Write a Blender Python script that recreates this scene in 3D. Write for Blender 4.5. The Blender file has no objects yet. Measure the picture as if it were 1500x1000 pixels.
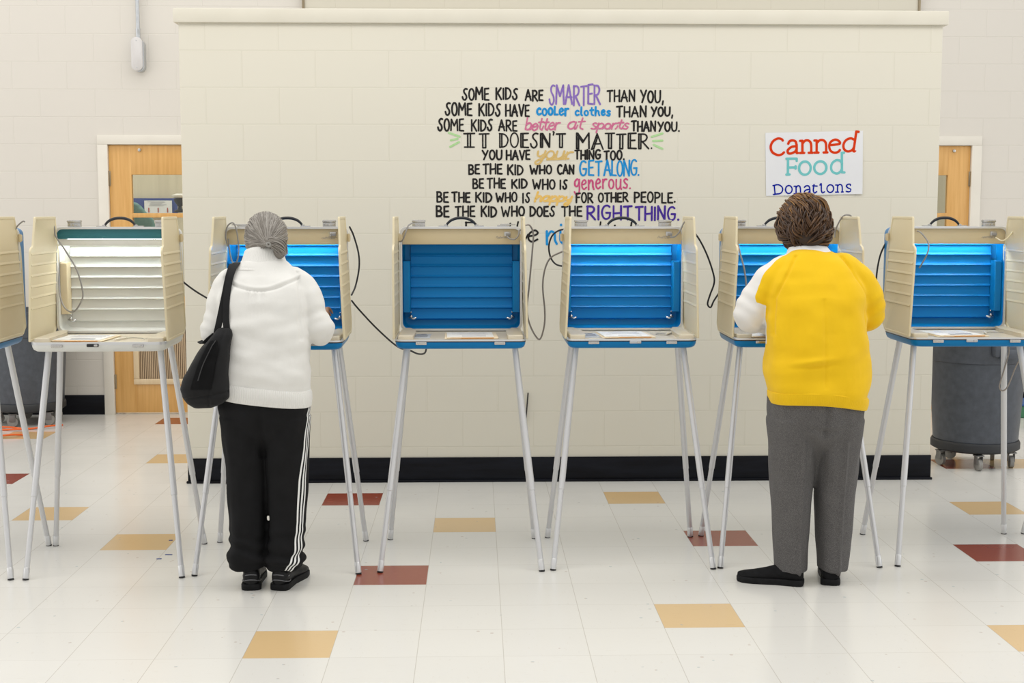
# Voting booths lined up in a school hall, two voters seen from behind.
import bpy, bmesh, math, random
from mathutils import Vector, Matrix, Quaternion, noise

scene = bpy.context.scene
COL = scene.collection
R = math.radians
PI = math.pi

# ------------------------------------------------------------------ camera
F_PX, CAM_H, PITCH, YAW = 1973.99, 1.56408, 0.0982523, 0.0268305   # for a 1500 px wide frame
cam_data = bpy.data.cameras.new('camera')
cam_data.sensor_width = 36.0
cam_data.lens = F_PX / 1500.0 * 36.0
cam_data.clip_end = 200
cam = bpy.data.objects.new('camera', cam_data)
COL.objects.link(cam)
cam.location = (0, 0, CAM_H)
cam.rotation_euler = (PI / 2 - PITCH, 0, -YAW)
scene.camera = cam

# ------------------------------------------------------------------ light
world = bpy.data.worlds.new('hall_light')
scene.world = world
world.use_nodes = True
wbg = world.node_tree.nodes['Background']
wbg.inputs['Color'].default_value = (1.0, 0.99, 0.965, 1)
wbg.inputs['Strength'].default_value = 0.84

def area_light(name, loc, rot, size, power, color=(1, 0.98, 0.95)):
    ld = bpy.data.lights.new(name, 'AREA')
    ld.shape = 'RECTANGLE'
    ld.size, ld.size_y = size
    ld.energy = power
    ld.color = color
    o = bpy.data.objects.new(name, ld)
    COL.objects.link(o)
    o.location = loc
    o.rotation_euler = rot
    return o

area_light('ceiling_lights_front', (0.0, 5.0, 4.8), (0, 0, 0), (11, 2.2), 165)
area_light('ceiling_lights_back', (-0.5, 8.9, 4.9), (0, 0, 0), (9, 1.4), 66)
area_light('back_room_fill', (-0.5, 11.9, 3.1), (0, 0, 0), (9, 1.2), 90)  # unseen fill, added to brighten the wall behind the door glass
area_light('hall_fill_right', (7.5, 5.0, 2.4), (0, R(90), 0), (3.0, 7.0), 60, (0.97, 0.98, 1.0))  # added fill from the right, lifts the shaded sides
area_light('hall_windows', (-7.5, 5.5, 2.4), (0, R(-90), 0), (3.0, 7.0), 80, (1.0, 0.96, 0.93))

scene.view_settings.view_transform = 'Standard'
scene.view_settings.look = 'None'
scene.view_settings.exposure = 0.0
scene.view_settings.gamma = 1.0
scene.view_settings.use_curve_mapping = False

# ------------------------------------------------------------------ helpers: image pixels to hall points
def P(u, v, y):
    """A point seen at (u, v) in the 1500x1000 view and standing y metres down the hall."""
    xc, up = (u - 750) / F_PX, -(v - 500) / F_PX
    cp, sp = math.cos(PITCH), math.sin(PITCH)
    yc, z = cp + sp * up, -sp + cp * up
    cy, sy = math.cos(YAW), math.sin(YAW)
    dx, dy = cy * xc + sy * yc, -sy * xc + cy * yc
    t = y / dy
    return Vector((dx * t, y, CAM_H + z * t))

# ------------------------------------------------------------------ helpers: materials
MATS = {}
def principled(name, color, rough=0.5, metal=0.0, spec=None):
    m = bpy.data.materials.new(name)
    m.use_nodes = True
    b = m.node_tree.nodes['Principled BSDF']
    b.inputs['Base Color'].default_value = (*color, 1)
    b.inputs['Roughness'].default_value = rough
    b.inputs['Metallic'].default_value = metal
    if spec is not None:
        b.inputs['Specular IOR Level'].default_value = spec
    MATS[name] = m
    return m

class NT:
    """Small helper to wire shader nodes."""
    def __init__(self, m):
        self.m, self.t = m, m.node_tree
        self.b = self.t.nodes['Principled BSDF']
    def n(self, kind, **kw):
        nd = self.t.nodes.new(kind)
        for k, v in kw.items():
            setattr(nd, k, v)
        return nd
    def l(self, a, b):
        self.t.links.new(a, b)
    def math(self, op, a, b=None, c=None):
        nd = self.n('ShaderNodeMath', operation=op)
        for i, x in enumerate((a, b, c)):
            if x is None: continue
            if isinstance(x, (int, float)): nd.inputs[i].default_value = x
            else: self.l(x, nd.inputs[i])
        return nd.outputs[0]
    def mix(self, f, a, b):
        nd = self.n('ShaderNodeMix', data_type='RGBA')
        for s, x in ((nd.inputs[0], f), (nd.inputs[6], a), (nd.inputs[7], b)):
            if isinstance(x, tuple): s.default_value = (*x, 1) if len(x) == 3 else x
            elif isinstance(x, (int, float)): s.default_value = x
            else: self.l(x, s)
        return nd.outputs[2]
    def bump(self, h, strength, dist=0.01):
        nd = self.n('ShaderNodeBump')
        nd.inputs['Strength'].default_value = strength
        nd.inputs['Distance'].default_value = dist
        self.l(h, nd.inputs['Height'])
        self.l(nd.outputs[0], self.b.inputs['Normal'])
    def obj(self):
        return self.n('ShaderNodeTexCoord').outputs['Object']
    def noise(self, vec, scale, detail=3, rough=0.5):
        nd = self.n('ShaderNodeTexNoise')
        nd.inputs['Scale'].default_value = scale
        nd.inputs['Detail'].default_value = detail
        nd.inputs['Roughness'].default_value = rough
        if vec is not None: self.l(vec, nd.inputs['Vector'])
        return nd.outputs['Fac']
    def scale(self, vec, s):
        nd = self.n('ShaderNodeMapping')
        nd.inputs['Scale'].default_value = s
        self.l(vec, nd.inputs['Vector'])
        return nd.outputs[0]
    def ramp(self, f, stops):
        nd = self.n('ShaderNodeValToRGB')
        e = nd.color_ramp.elements
        while len(e) < len(stops): e.new(0.5)
        for el, (p, c) in zip(e, stops):
            el.position = p
            el.color = (*c, 1)
        self.l(f, nd.inputs[0])
        return nd.outputs[0]

def mottled(name, c1, c2, rough, scale=8.0, bump=0.0, bscale=120.0, bdist=0.002, metal=0.0, stretch=(1, 1, 1), spec=None):
    m = principled(name, c1, rough, metal, spec)
    t = NT(m)
    v = t.scale(t.obj(), stretch)
    f = t.noise(v, scale, 4)
    t.l(t.ramp(f, [(0.3, c1), (0.7, c2)]), t.b.inputs['Base Color'])
    if bump:
        t.bump(t.noise(v, bscale, 2), bump, bdist)
    return m

# painted block wall
def block_wall(name, c, joint, xoff, zoff, bump=0.22):
    m = principled(name, c, 0.5)
    t = NT(m)
    sep = t.n('ShaderNodeSeparateXYZ')
    t.l(t.obj(), sep.inputs[0])
    x = t.math('ADD', sep.outputs['X'], xoff)
    x = t.math('ADD', x, sep.outputs['Y'])       # so that end faces get joints too
    z = t.math('ADD', sep.outputs['Z'], zoff)
    comb = t.n('ShaderNodeCombineXYZ')
    t.l(x, comb.inputs[0]); t.l(z, comb.inputs[1])
    br = t.n('ShaderNodeTexBrick')
    br.offset = 0.5
    br.inputs['Scale'].default_value = 1.0
    br.inputs['Brick Width'].default_value = 0.4064
    br.inputs['Row Height'].default_value = 0.2032
    br.inputs['Mortar Size'].default_value = 0.0042
    br.inputs['Mortar Smooth'].default_value = 0.6
    br.inputs['Color1'].default_value = (0.48, 0.48, 0.48, 1)
    br.inputs['Color2'].default_value = (0.52, 0.52, 0.52, 1)
    t.l(comb.outputs[0], br.inputs['Vector'])
    f1 = t.noise(t.obj(), 1.1, 3)
    base = t.mix(t.math('MULTIPLY', f1, 0.5), c, tuple(k * 0.94 for k in c))
    tint = t.mix(0.05, base, br.outputs['Color'])
    col = t.mix(t.math('MULTIPLY', br.outputs['Fac'], 0.22), tint, joint)
    t.l(col, t.b.inputs['Base Color'])
    g = t.noise(t.obj(), 95, 3, 0.6)
    g2 = t.noise(t.obj(), 9, 2)
    h = t.math('SUBTRACT', t.math('MULTIPLY', g, 0.12), t.math('MULTIPLY', br.outputs['Fac'], 0.8))
    h = t.math('ADD', h, t.math('MULTIPLY', g2, 0.08))
    t.bump(h, bump, 0.006)
    return m

M_PART = block_wall('painted_block_grey_cream', (0.70, 0.66, 0.55), (0.64, 0.60, 0.49), -2.0835 + 0.4064 * 20 + 0.2032, 0.0)
M_BACK = block_wall('painted_block_cream', (0.71, 0.67, 0.605), (0.66, 0.62, 0.555), 2.3196 + 0.4064 * 30, -0.012, 0.25)
M_CREAM = mottled('cream_gloss_paint', (0.72, 0.68, 0.575), (0.69, 0.65, 0.545), 0.42, 5)
M_FRAME = mottled('cream_frame_paint', (0.78, 0.74, 0.66), (0.74, 0.70, 0.62), 0.4, 5)
M_BASE = mottled('black_vinyl_base', (0.003, 0.003, 0.0045), (0.007, 0.008, 0.012), 0.5, 10, 0.1, 40, 0.003, stretch=(0.4, 1, 3), spec=0.15)

def wood(name, c1, c2, rough=0.42):
    m = principled(name, c1, rough)
    t = NT(m)
    v = t.scale(t.obj(), (14, 14, 0.7))
    f = t.noise(v, 3.0, 5, 0.6)
    t.l(t.ramp(f, [(0.25, c1), (0.75, c2)]), t.b.inputs['Base Color'])
    t.bump(f, 0.05, 0.002)
    return m
M_DOOR = wood('oak_veneer', (0.60, 0.315, 0.085), (0.75, 0.44, 0.15))
M_DOORW = wood('pale_oak_strip', (0.72, 0.55, 0.33), (0.80, 0.64, 0.42))

# vinyl tiles
def vinyl(name, c, fleck, amt):
    m = principled(name, c, 0.16, 0, 0.42)
    t = NT(m)
    o = t.obj()
    sep = t.n('ShaderNodeSeparateXYZ'); t.l(o, sep.inputs[0])
    T = 0.3048
    tx = t.math('DIVIDE', t.math('ADD', sep.outputs['X'], 0.21069 + T * 200), T)
    ty = t.math('DIVIDE', t.math('ADD', sep.outputs['Y'], T * 200 - 6.7361 + T * 40), T)
    def edge(q):
        f = t.math('FRACT', q)
        return t.math('MINIMUM', f, t.math('SUBTRACT', 1.0, f))
    e = t.math('MINIMUM', edge(tx), t.math('MULTIPLY', edge(ty), 1.6))
    line = t.math('LESS_THAN', e, 0.0042)
    chk = t.math('FLOORED_MODULO', t.math('ADD', t.math('FLOOR', tx), t.math('FLOOR', ty)), 2.0)
    a = t.noise(t.scale(o, (16, 120, 1)), 1.0, 3)
    b = t.noise(t.scale(o, (90, 24, 1)), 1.0, 3)
    g = t.math('ADD', t.math('MULTIPLY', a, chk), t.math('MULTIPLY', b, t.math('SUBTRACT', 1.0, chk)))
    wn = t.n('ShaderNodeTexWhiteNoise', noise_dimensions='2D')
    cb = t.n('ShaderNodeCombineXYZ')
    t.l(t.math('FLOOR', tx), cb.inputs[0]); t.l(t.math('FLOOR', ty), cb.inputs[1]); t.l(cb.outputs[0], wn.inputs['Vector'])
    tone = t.mix(t.math('MULTIPLY', wn.outputs['Value'], 0.45), c, tuple(k * 0.95 for k in c))
    dots = t.math('GREATER_THAN', g, 0.66)
    col = t.mix(t.math('MULTIPLY', dots, amt), tone, fleck)
    vo = t.n('ShaderNodeTexVoronoi'); vo.inputs['Scale'].default_value = 15
    t.l(o, vo.inputs['Vector'])
    spot = t.math('MULTIPLY', t.math('LESS_THAN', vo.outputs['Distance'], 0.10), t.math('GREATER_THAN', t.noise(o, 5, 1), 0.55))
    spc = t.mix(t.math('GREATER_THAN', t.noise(o, 23, 1), 0.5), (0.42, 0.30, 0.24), (0.25, 0.36, 0.40))
    col = t.mix(t.math('MULTIPLY', spot, amt * 1.6), col, spc)
    col = t.mix(t.math('MULTIPLY', line, 0.55), col, (0.38, 0.34, 0.28))
    t.l(col, t.b.inputs['Base Color'])
    r = t.math('ADD', 0.13, t.math('MULTIPLY', t.noise(o, 3.0, 3), 0.16))
    t.l(r, t.b.inputs['Roughness'])
    t.bump(t.noise(o, 2.2, 2), 0.05, 0.01)
    return m
M_TILE = vinyl('white_vinyl_tile', (0.715, 0.70, 0.655), (0.62, 0.585, 0.52), 0.28)
M_TAN = vinyl('tan_vinyl_tile', (0.67, 0.475, 0.245), (0.58, 0.39, 0.18), 0.3)
M_RED = vinyl('red_vinyl_tile', (0.27, 0.058, 0.032), (0.33, 0.09, 0.055), 0.4)

# booth plastics and metals
M_BLUE = mottled('blue_case_plastic', (0.003, 0.165, 0.41), (0.004, 0.175, 0.43), 0.30, 20, 0.04, 260, 0.001, spec=0.16)
M_LINING = principled('blue_lining_gloss', (0.008, 0.20, 0.54), 0.28, 0, 0.12)
M_WHITELINING = principled('white_lining_gloss', (0.60, 0.60, 0.56), 0.3, 0, 0.3)
M_WHITECASE = mottled('white_case_plastic', (0.70, 0.70, 0.66), (0.66, 0.66, 0.62), 0.35, 20, 0.05, 260, 0.001)
M_TEAL = mottled('teal_fascia', (0.02, 0.155, 0.19), (0.025, 0.17, 0.21), 0.45, 9)
M_BEIGE = mottled('beige_plastic', (0.60, 0.50, 0.32), (0.57, 0.475, 0.30), 0.42, 12, 0.05, 200, 0.001)
M_DESK = mottled('desk_plastic', (0.62, 0.555, 0.43), (0.59, 0.525, 0.40), 0.4, 12, 0.06, 240, 0.001)
M_ALU = mottled('brushed_aluminium', (0.68, 0.68, 0.685), (0.61, 0.61, 0.62), 0.42, 6, metal=0.55, stretch=(1, 1, 0.2))
M_RIM = principled('aluminium_rim', (0.66, 0.66, 0.66), 0.35, 0.6)
M_CHROME = principled('latch_chrome', (0.52, 0.51, 0.49), 0.25, 0.9)
M_CASTER = principled('caster_steel', (0.22, 0.215, 0.21), 0.4, 0.6)
M_BLACK = principled('black_rubber', (0.008, 0.008, 0.009), 0.5)
M_HANDLE = principled('black_handle', (0.012, 0.012, 0.013), 0.38)
M_GREYCORD = principled('grey_cord', (0.26, 0.25, 0.24), 0.5)
M_CORD = principled('black_cord', (0.018, 0.016, 0.015), 0.5)
M_TAUPECORD = principled('taupe_cord', (0.30, 0.26, 0.22), 0.5)
M_MARK = principled('grey_print', (0.36, 0.33, 0.29), 0.6)
M_TUBE_OFF = principled('lamp_glass', (0.85, 0.85, 0.85), 0.3)
M_TUBE = principled('lit_lamp_tube', (0.9, 0.9, 0.9), 0.3)
_b = M_TUBE.node_tree.nodes['Principled BSDF']
_b.inputs['Emission Color'].default_value = (0.93, 0.97, 1.0, 1)
_b.inputs['Emission Strength'].default_value = 34.0

def flap_mat():
    m = principled('translucent_beige_panel', (0.61, 0.515, 0.345), 0.36)
    t = NT(m)
    f = t.noise(t.obj(), 5, 3)
    col = t.mix(f, (0.79, 0.70, 0.485), (0.76, 0.665, 0.45))
    t.l(col, t.b.inputs['Base Color'])
    tr = t.n('ShaderNodeBsdfTranslucent')
    tr.inputs['Color'].default_value = (0.78, 0.72, 0.58, 1)
    mx = t.n('ShaderNodeMixShader')
    mx.inputs[0].default_value = 0.14
    out = t.t.nodes['Material Output']
    t.l(t.b.outputs[0], mx.inputs[1]); t.l(tr.outputs[0], mx.inputs[2])
    t.l(mx.outputs[0], out.inputs['Surface'])
    return m
M_FLAP = flap_mat()

M_PAPER = mottled('white_paper', (0.80, 0.80, 0.78), (0.77, 0.77, 0.75), 0.6, 6)
M_MANILA = mottled('manila_card', (0.80, 0.69, 0.50), (0.77, 0.65, 0.46), 0.6, 6)
M_ORANGECARD = principled('orange_card_edge', (0.62, 0.26, 0.05), 0.6)
M_INK = principled('printed_ink', (0.10, 0.11, 0.15), 0.7)
M_INKLIGHT = principled('printed_grey', (0.50, 0.50, 0.52), 0.7)
M_CARDGREY = principled('instruction_card_grey', (0.46, 0.48, 0.50), 0.5)
M_CAN = mottled('grey_bin_plastic', (0.075, 0.085, 0.105), (0.055, 0.062, 0.075), 0.42, 26, 0.25, 160, 0.002)
M_CANDARK = principled('dark_dolly_plastic', (0.018, 0.019, 0.021), 0.5)
M_WHEEL = principled('grey_wheel', (0.28, 0.27, 0.25), 0.5)
M_ORANGE = principled('orange_cord', (0.78, 0.13, 0.015), 0.5)
M_GALV = mottled('galvanised_steel', (0.58, 0.60, 0.62), (0.50, 0.52, 0.54), 0.32, 40, metal=0.75)
M_BOX = mottled('grey_enamel_box', (0.66, 0.64, 0.63), (0.62, 0.60, 0.59), 0.35, 10)
M_BRASS = principled('dull_brass', (0.34, 0.28, 0.19), 0.4, 0.7)

def glass_mat():
    m = principled('door_glass', (0.9, 0.95, 0.93), 0.02)
    t = NT(m)
    gl = t.n('ShaderNodeBsdfGlossy'); gl.inputs['Roughness'].default_value = 0.02
    tr = t.n('ShaderNodeBsdfTransparent'); tr.inputs['Color'].default_value = (0.9, 0.92, 0.9, 1)
    fr = t.n('ShaderNodeFresnel'); fr.inputs['IOR'].default_value = 1.45
    mx = t.n('ShaderNodeMixShader')
    t.l(fr.outputs[0], mx.inputs[0]); t.l(tr.outputs[0], mx.inputs[1]); t.l(gl.outputs[0], mx.inputs[2])
    t.l(mx.outputs[0], t.t.nodes['Material Output'].inputs['Surface'])
    return m
M_GLASS = glass_mat()

# ------------------------------------------------------------------ helpers: meshes
def finish(name, bm, mat, parent=None, smooth=True, loc=None):
    me = bpy.data.meshes.new(name)
    bmesh.ops.recalc_face_normals(bm, faces=bm.faces)
    bm.to_mesh(me); bm.free()
    for m in (mat if isinstance(mat, (list, tuple)) else [mat]):
        me.materials.append(m)
    if smooth:
        me.shade_smooth()
        try: me.set_sharp_from_angle(angle=R(38))
        except Exception: pass
    o = bpy.data.objects.new(name, me)
    COL.objects.link(o)
    if parent: o.parent = parent
    if loc: o.location = loc
    return o

def tag(o, label, cat, group=None):
    o['label'] = label; o['category'] = cat
    if group: o['group'] = group
    return o

def thing(name, label, cat, loc=(0, 0, 0), rz=0.0, group=None):
    o = bpy.data.objects.new(name, None)
    COL.objects.link(o)
    o.empty_display_size = 0.1
    o.location = loc; o.rotation_euler = (0, 0, rz)
    return tag(o, label, cat, group)

def structure(o):
    o['kind'] = 'structure'
    return o

def box(bm, c, s, bev=0.0, rz=0.0, seg=2, mat=0, rx=0.0):
    n0 = len(bm.verts)
    r = bmesh.ops.create_cube(bm, size=1.0)
    vs = r['verts']
    bmesh.ops.scale(bm, vec=s, verts=vs)
    if bev > 0:
        es = list({e for v in vs for e in v.link_edges})
        bv = bmesh.ops.bevel(bm, geom=es, offset=bev, segments=seg, affect='EDGES', profile=0.5)
        vs = list({v for f in bv['faces'] for v in f.verts} | {v for v in vs if v.is_valid})
    if rx: bmesh.ops.rotate(bm, cent=(0, 0, 0), matrix=Matrix.Rotation(rx, 3, 'X'), verts=vs)
    if rz: bmesh.ops.rotate(bm, cent=(0, 0, 0), matrix=Matrix.Rotation(rz, 3, 'Z'), verts=vs)
    bmesh.ops.translate(bm, vec=c, verts=vs)
    if mat:
        for f in {f for v in vs for f in v.link_faces}: f.material_index = mat
    return vs

def box_obj(name, c, s, mat, parent=None, bev=0.002, rz=0.0, seg=2):
    bm = bmesh.new(); box(bm, c, s, bev, rz, seg)
    return finish(name, bm, mat, parent)

def loft(bm, rings, closed=True, cap=True, mat=0):
    """rings: lists of points, all of the same length."""
    vr = [[bm.verts.new(p) for p in ring] for ring in rings]
    n = len(vr[0]); fs = []
    for a, b in zip(vr, vr[1:]):
        for i in range(n if closed else n - 1):
            j = (i + 1) % n
            try: fs.append(bm.faces.new((a[i], a[j], b[j], b[i])))
            except ValueError: pass
    if cap:
        for ring in (vr[0], vr[-1]):
            try: fs.append(bm.faces.new(ring))
            except ValueError: pass
    for f in fs: f.material_index = mat
    return vr

def ell(c, rx, ry, n=28, p=2.0, ax=(1, 0, 0), ay=(0, 1, 0)):
    """superellipse ring"""
    c, ax, ay = Vector(c), Vector(ax), Vector(ay)
    out = []
    for i in range(n):
        a = 2 * PI * i / n
        ca, sa = math.cos(a), math.sin(a)
        x = math.copysign(abs(ca) ** (2 / p), ca); y = math.copysign(abs(sa) ** (2 / p), sa)
        out.append(c + ax * (rx * x) + ay * (ry * y))
    return out

def rrect(x0, x1, y0, y1, r, n=5):
    """rounded rectangle outline in 2D, counter-clockwise"""
    rs = r if isinstance(r, (list, tuple)) else [r] * 4
    pts = []
    for (cx, cy, a0, q) in ((x1, y1, 0, rs[0]), (x0, y1, 90, rs[1]), (x0, y0, 180, rs[2]), (x1, y0, 270, rs[3])):
        sx = -1 if cx == x1 else 1
        sy = -1 if cy == y1 else 1
        for k in range(n + 1):
            a = R(a0 + 90 * k / n)
            pts.append((cx + sx * q + q * math.cos(a), cy + sy * q + q * math.sin(a)))
    return pts

def round_poly(pts, rads, n=4):
    """polygon with rounded corners"""
    out = []
    m = len(pts)
    for i in range(m):
        p0, p1, p2 = Vector(pts[i - 1]), Vector(pts[i]), Vector(pts[(i + 1) % m])
        r = rads[i] if isinstance(rads, (list, tuple)) else rads
        d0, d1 = (p0 - p1), (p2 - p1)
        r0 = min(r, d0.length * 0.45, d1.length * 0.45)
        a, b = p1 + d0.normalized() * r0, p1 + d1.normalized() * r0
        for k in range(n + 1):
            t = k / n
            out.append(tuple(a * (1 - t) ** 2 + p1 * 2 * t * (1 - t) + b * t * t))
    return out

def crom(pts, per=6, closed=False):
    """Catmull-Rom through the points"""
    ps = [Vector(p) for p in pts]
    if len(ps) < 3: return ps
    out = []
    n = len(ps)
    rng = range(n) if closed else range(n - 1)
    for i in rng:
        if closed: a, b, c, d = ps[i - 1], ps[i], ps[(i + 1) % n], ps[(i + 2) % n]
        else:
            b, c = ps[i], ps[i + 1]
            a = ps[i - 1] if i > 0 else b * 2 - c
            d = ps[i + 2] if i + 2 < n else c * 2 - b
        for k in range(per):
            t = k / per
            out.append(0.5 * ((2 * b) + (c - a) * t + (2 * a - 5 * b + 4 * c - d) * t * t + (3 * b - a - 3 * c + d) * t ** 3))
    if not closed: out.append(ps[-1])
    return out

def tube(bm, pts, rad, n=10, smooth=0, cap=True, flat=1.0, mat=0, round_ends=False):
    """tube along points; rad a number or one radius per input point"""
    pts = [Vector(p) for p in pts]
    rads = list(rad) if isinstance(rad, (list, tuple)) else [rad] * len(pts)
    if smooth and len(pts) > 2:
        m = len(pts)
        pts = crom(pts, smooth)
        rads = [rads[min(i // smooth, m - 1)] * (1 - (i % smooth) / smooth) + rads[min(i // smooth + 1, m - 1)] * ((i % smooth) / smooth) for i in range(len(pts))]
    if round_ends:
        def endcap(p, q, r):
            d = (p - q).normalized()
            return [(p + d * r * math.sin(a), r * math.cos(a)) for a in (R(30), R(58), R(80))]
        s = endcap(pts[0], pts[1], rads[0]); e = endcap(pts[-1], pts[-2], rads[-1])
        pts = [x[0] for x in reversed(s)] + pts + [x[0] for x in e]
        rads = [x[1] for x in reversed(s)] + rads + [x[1] for x in e]
    t0 = (pts[1] - pts[0]).normalized()
    ref = Vector((0, 0, 1)) if abs(t0.z) < 0.9 else Vector((1, 0, 0))
    u = t0.cross(ref).normalized()
    rings = []
    for i, p in enumerate(pts):
        if i == 0: t = t0
        elif i == len(pts) - 1: t = (pts[i] - pts[i - 1]).normalized()
        else:
            t = (pts[i + 1] - pts[i - 1])
            t = t.normalized() if t.length > 1e-9 else t0
        u = (u - t * u.dot(t))
        u = u.normalized() if u.length > 1e-6 else t.orthogonal().normalized()
        w = t.cross(u)
        rings.append([p + (u * math.cos(2 * PI * k / n) * flat + w * math.sin(2 * PI * k / n)) * rads[i] for k in range(n)])
    return loft(bm, rings, True, cap, mat)

def tube_obj(name, pts, rad, mat, parent=None, n=10, smooth=6, round_ends=False):
    bm = bmesh.new(); tube(bm, pts, rad, n, smooth, round_ends=round_ends)
    return finish(name, bm, mat, parent)

def lathe(bm, prof, n=48, c=(0, 0, 0), mat=0):
    rings = [[(c[0] + r * math.cos(2 * PI * k / n), c[1] + r * math.sin(2 * PI * k / n), c[2] + z) for k in range(n)] for r, z in prof]
    return loft(bm, rings, True, True, mat)

def ball(bm, c, r, seg=16, s=(1, 1, 1), rot=None):
    res = bmesh.ops.create_uvsphere(bm, u_segments=seg, v_segments=max(6, seg // 2 + 2), radius=r)
    vs = res['verts']
    bmesh.ops.scale(bm, vec=s, verts=vs)
    if rot is not None: bmesh.ops.rotate(bm, cent=(0, 0, 0), matrix=rot, verts=vs)
    bmesh.ops.translate(bm, vec=c, verts=vs)
    return vs

def plate(bm, outline, plane, a, b, mat=0):
    """prism from a 2D outline. plane 'xy','xz' or 'yz'; a..b along the third axis"""
    def mk(p, h):
        if plane == 'xy': return (p[0], p[1], h)
        if plane == 'xz': return (p[0], h, p[1])
        return (h, p[0], p[1])
    return loft(bm, [[mk(p, a) for p in outline], [mk(p, b) for p in outline]], mat=mat)

def fused(bm, voxel=0.006, smooth_it=6, factor=0.5):
    """one continuous skin from overlapping closed shapes"""
    me = bpy.data.meshes.new('tmp'); bmesh.ops.recalc_face_normals(bm, faces=bm.faces)
    bm.to_mesh(me); bm.free()
    o = bpy.data.objects.new('tmp', me); COL.objects.link(o)
    md = o.modifiers.new('r', 'REMESH'); md.mode = 'VOXEL'; md.voxel_size = voxel; md.adaptivity = 0
    sm = o.modifiers.new('s', 'SMOOTH'); sm.factor = factor; sm.iterations = smooth_it
    bpy.context.view_layer.update()
    dg = bpy.context.evaluated_depsgraph_get()
    out = bpy.data.meshes.new_from_object(o.evaluated_get(dg))
    bpy.data.objects.remove(o); bpy.data.meshes.remove(me)
    return out

def mesh_thing(name, me, mat, parent=None):
    me.name = name
    me.materials.clear()
    for m in (mat if isinstance(mat, (list, tuple)) else [mat]): me.materials.append(m)
    me.shade_smooth()
    o = bpy.data.objects.new(name, me); COL.objects.link(o)
    if parent: o.parent = parent
    return o

def displace(me, fn):
    """fn(co, normal) -> offset along the normal, in metres"""
    ns = [v.normal.copy() for v in me.vertices]
    ds = [fn(v.co, n) for v, n in zip(me.vertices, ns)]
    for v, n, d in zip(me.vertices, ns, ds): v.co += n * d
    me.update()

def attr(me, name, fn):
    a = me.attributes.new(name, 'FLOAT', 'POINT')
    for i, v in enumerate(me.vertices): a.data[i].value = fn(v.co)

def lerp_tab(tab, z):
    """tab: (z, value...) rising in z"""
    if z <= tab[0][0]: return tab[0][1:]
    for a, b in zip(tab, tab[1:]):
        if z <= b[0]:
            t = (z - a[0]) / (b[0] - a[0])
            return tuple(p + (q - p) * t for p, q in zip(a[1:], b[1:]))
    return tab[-1][1:]

# ------------------------------------------------------------------ the hall
TS = 0.3048
def build_floor():
    tan = {(0, 0), (-2, 6), (3, 5), (3, -2), (9, -1), (-5, 1), (-7, -1), (-6, -6), (-10, -9), (7, 6), (11, -5)}
    red = {(-1, 3), (4, 1), (-2, -2), (8, 2), (-9, -4), (-7, -11), (10, -5)}
    bm = bmesh.new()
    i0, i1, j0, j1 = -26, 27, -26, 19
    grid = [[bm.verts.new((-0.21069 + TS * i, 6.7361 - TS * j, 0)) for j in range(j0, j1 + 1)] for i in range(i0, i1 + 1)]
    for i in range(i0, i1):
        for j in range(j0, j1):
            a = grid[i - i0][j - j0]; b = grid[i + 1 - i0][j - j0]; c = grid[i + 1 - i0][j + 1 - j0]; d = grid[i - i0][j + 1 - j0]
            f = bm.faces.new((a, d, c, b))
            f.material_index = 1 if (i, j) in tan else 2 if (i, j) in red else 0
    return structure(finish('floor', bm, [M_TILE, M_TAN, M_RED], smooth=False))
build_floor()

PY = 7.648                       # face of the free-standing block wall
bm = bmesh.new(); box(bm, (0.4935, PY + 0.10, 1.30), (4.277, 0.20, 2.60), 0.008)
structure(finish('wall_partition', bm, M_PART))
bm = bmesh.new(); box(bm, (0.4935, PY + 0.10, 2.627), (4.325, 0.245, 0.078), 0.006)
structure(finish('trim_1', bm, M_CREAM))
bm = bmesh.new()
box(bm, (0.4935, PY - 0.003, 0.073), (4.285, 0.008, 0.140), 0.002)
box(bm, (0.4935, PY - 0.009, 0.007), (4.300, 0.018, 0.014), 0.004)
structure(finish('baseboard_partition', bm, M_BASE))

BY = 10.275                      # face of the back wall
D1 = (-2.757, -1.84); D2 = (2.86, 3.783); DH = 2.042
bm = bmesh.new()
def wall_seg(x0, x1, z0, z1): box(bm, ((x0 + x1) / 2, BY + 0.08, (z0 + z1) / 2), (x1 - x0, 0.16, z1 - z0))
wall_seg(-8, D1[0], 0, 5); wall_seg(D1[1], D2[0], 0, 5); wall_seg(D2[1], 8, 0, 5)
wall_seg(D1[0], D1[1], DH, 5); wall_seg(D2[0], D2[1], DH, 5)
structure(finish('wall_back', bm, M_BACK, smooth=False))
bm = bmesh.new()
for x0, x1 in ((-8, D1[0] - 0.075), (D1[1] + 0.075, D2[0] - 0.075), (D2[1] + 0.075, 8)):
    box(bm, ((x0 + x1) / 2, BY - 0.004, 0.075), (x1 - x0, 0.009, 0.15), 0.002)
structure(finish('baseboard_back', bm, M_BASE))
# raised panel high on the back wall, its lower end just in view over the block wall
bm = bmesh.new(); box(bm, (1.03, BY - 0.02, 3.75), (4.60, 0.04, 1.6), 0.004)
structure(finish('trim_2', bm, M_PART))
for n_, x_ in (('trim_3', -1.275), ('trim_4', 3.335)):
    structure(box_obj(n_, (x_, BY - 0.025, 3.75), (0.018, 0.05, 1.6), M_BRASS))
# the room beyond the doors
structure(box_obj('wall_far', (0, 13.3, 1.6), (14, 0.1, 3.2), mottled('beige_far_wall', (0.62, 0.55, 0.40), (0.72, 0.65, 0.48), 0.6, 6, stretch=(3, 1, 0.15)), bev=0))

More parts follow.
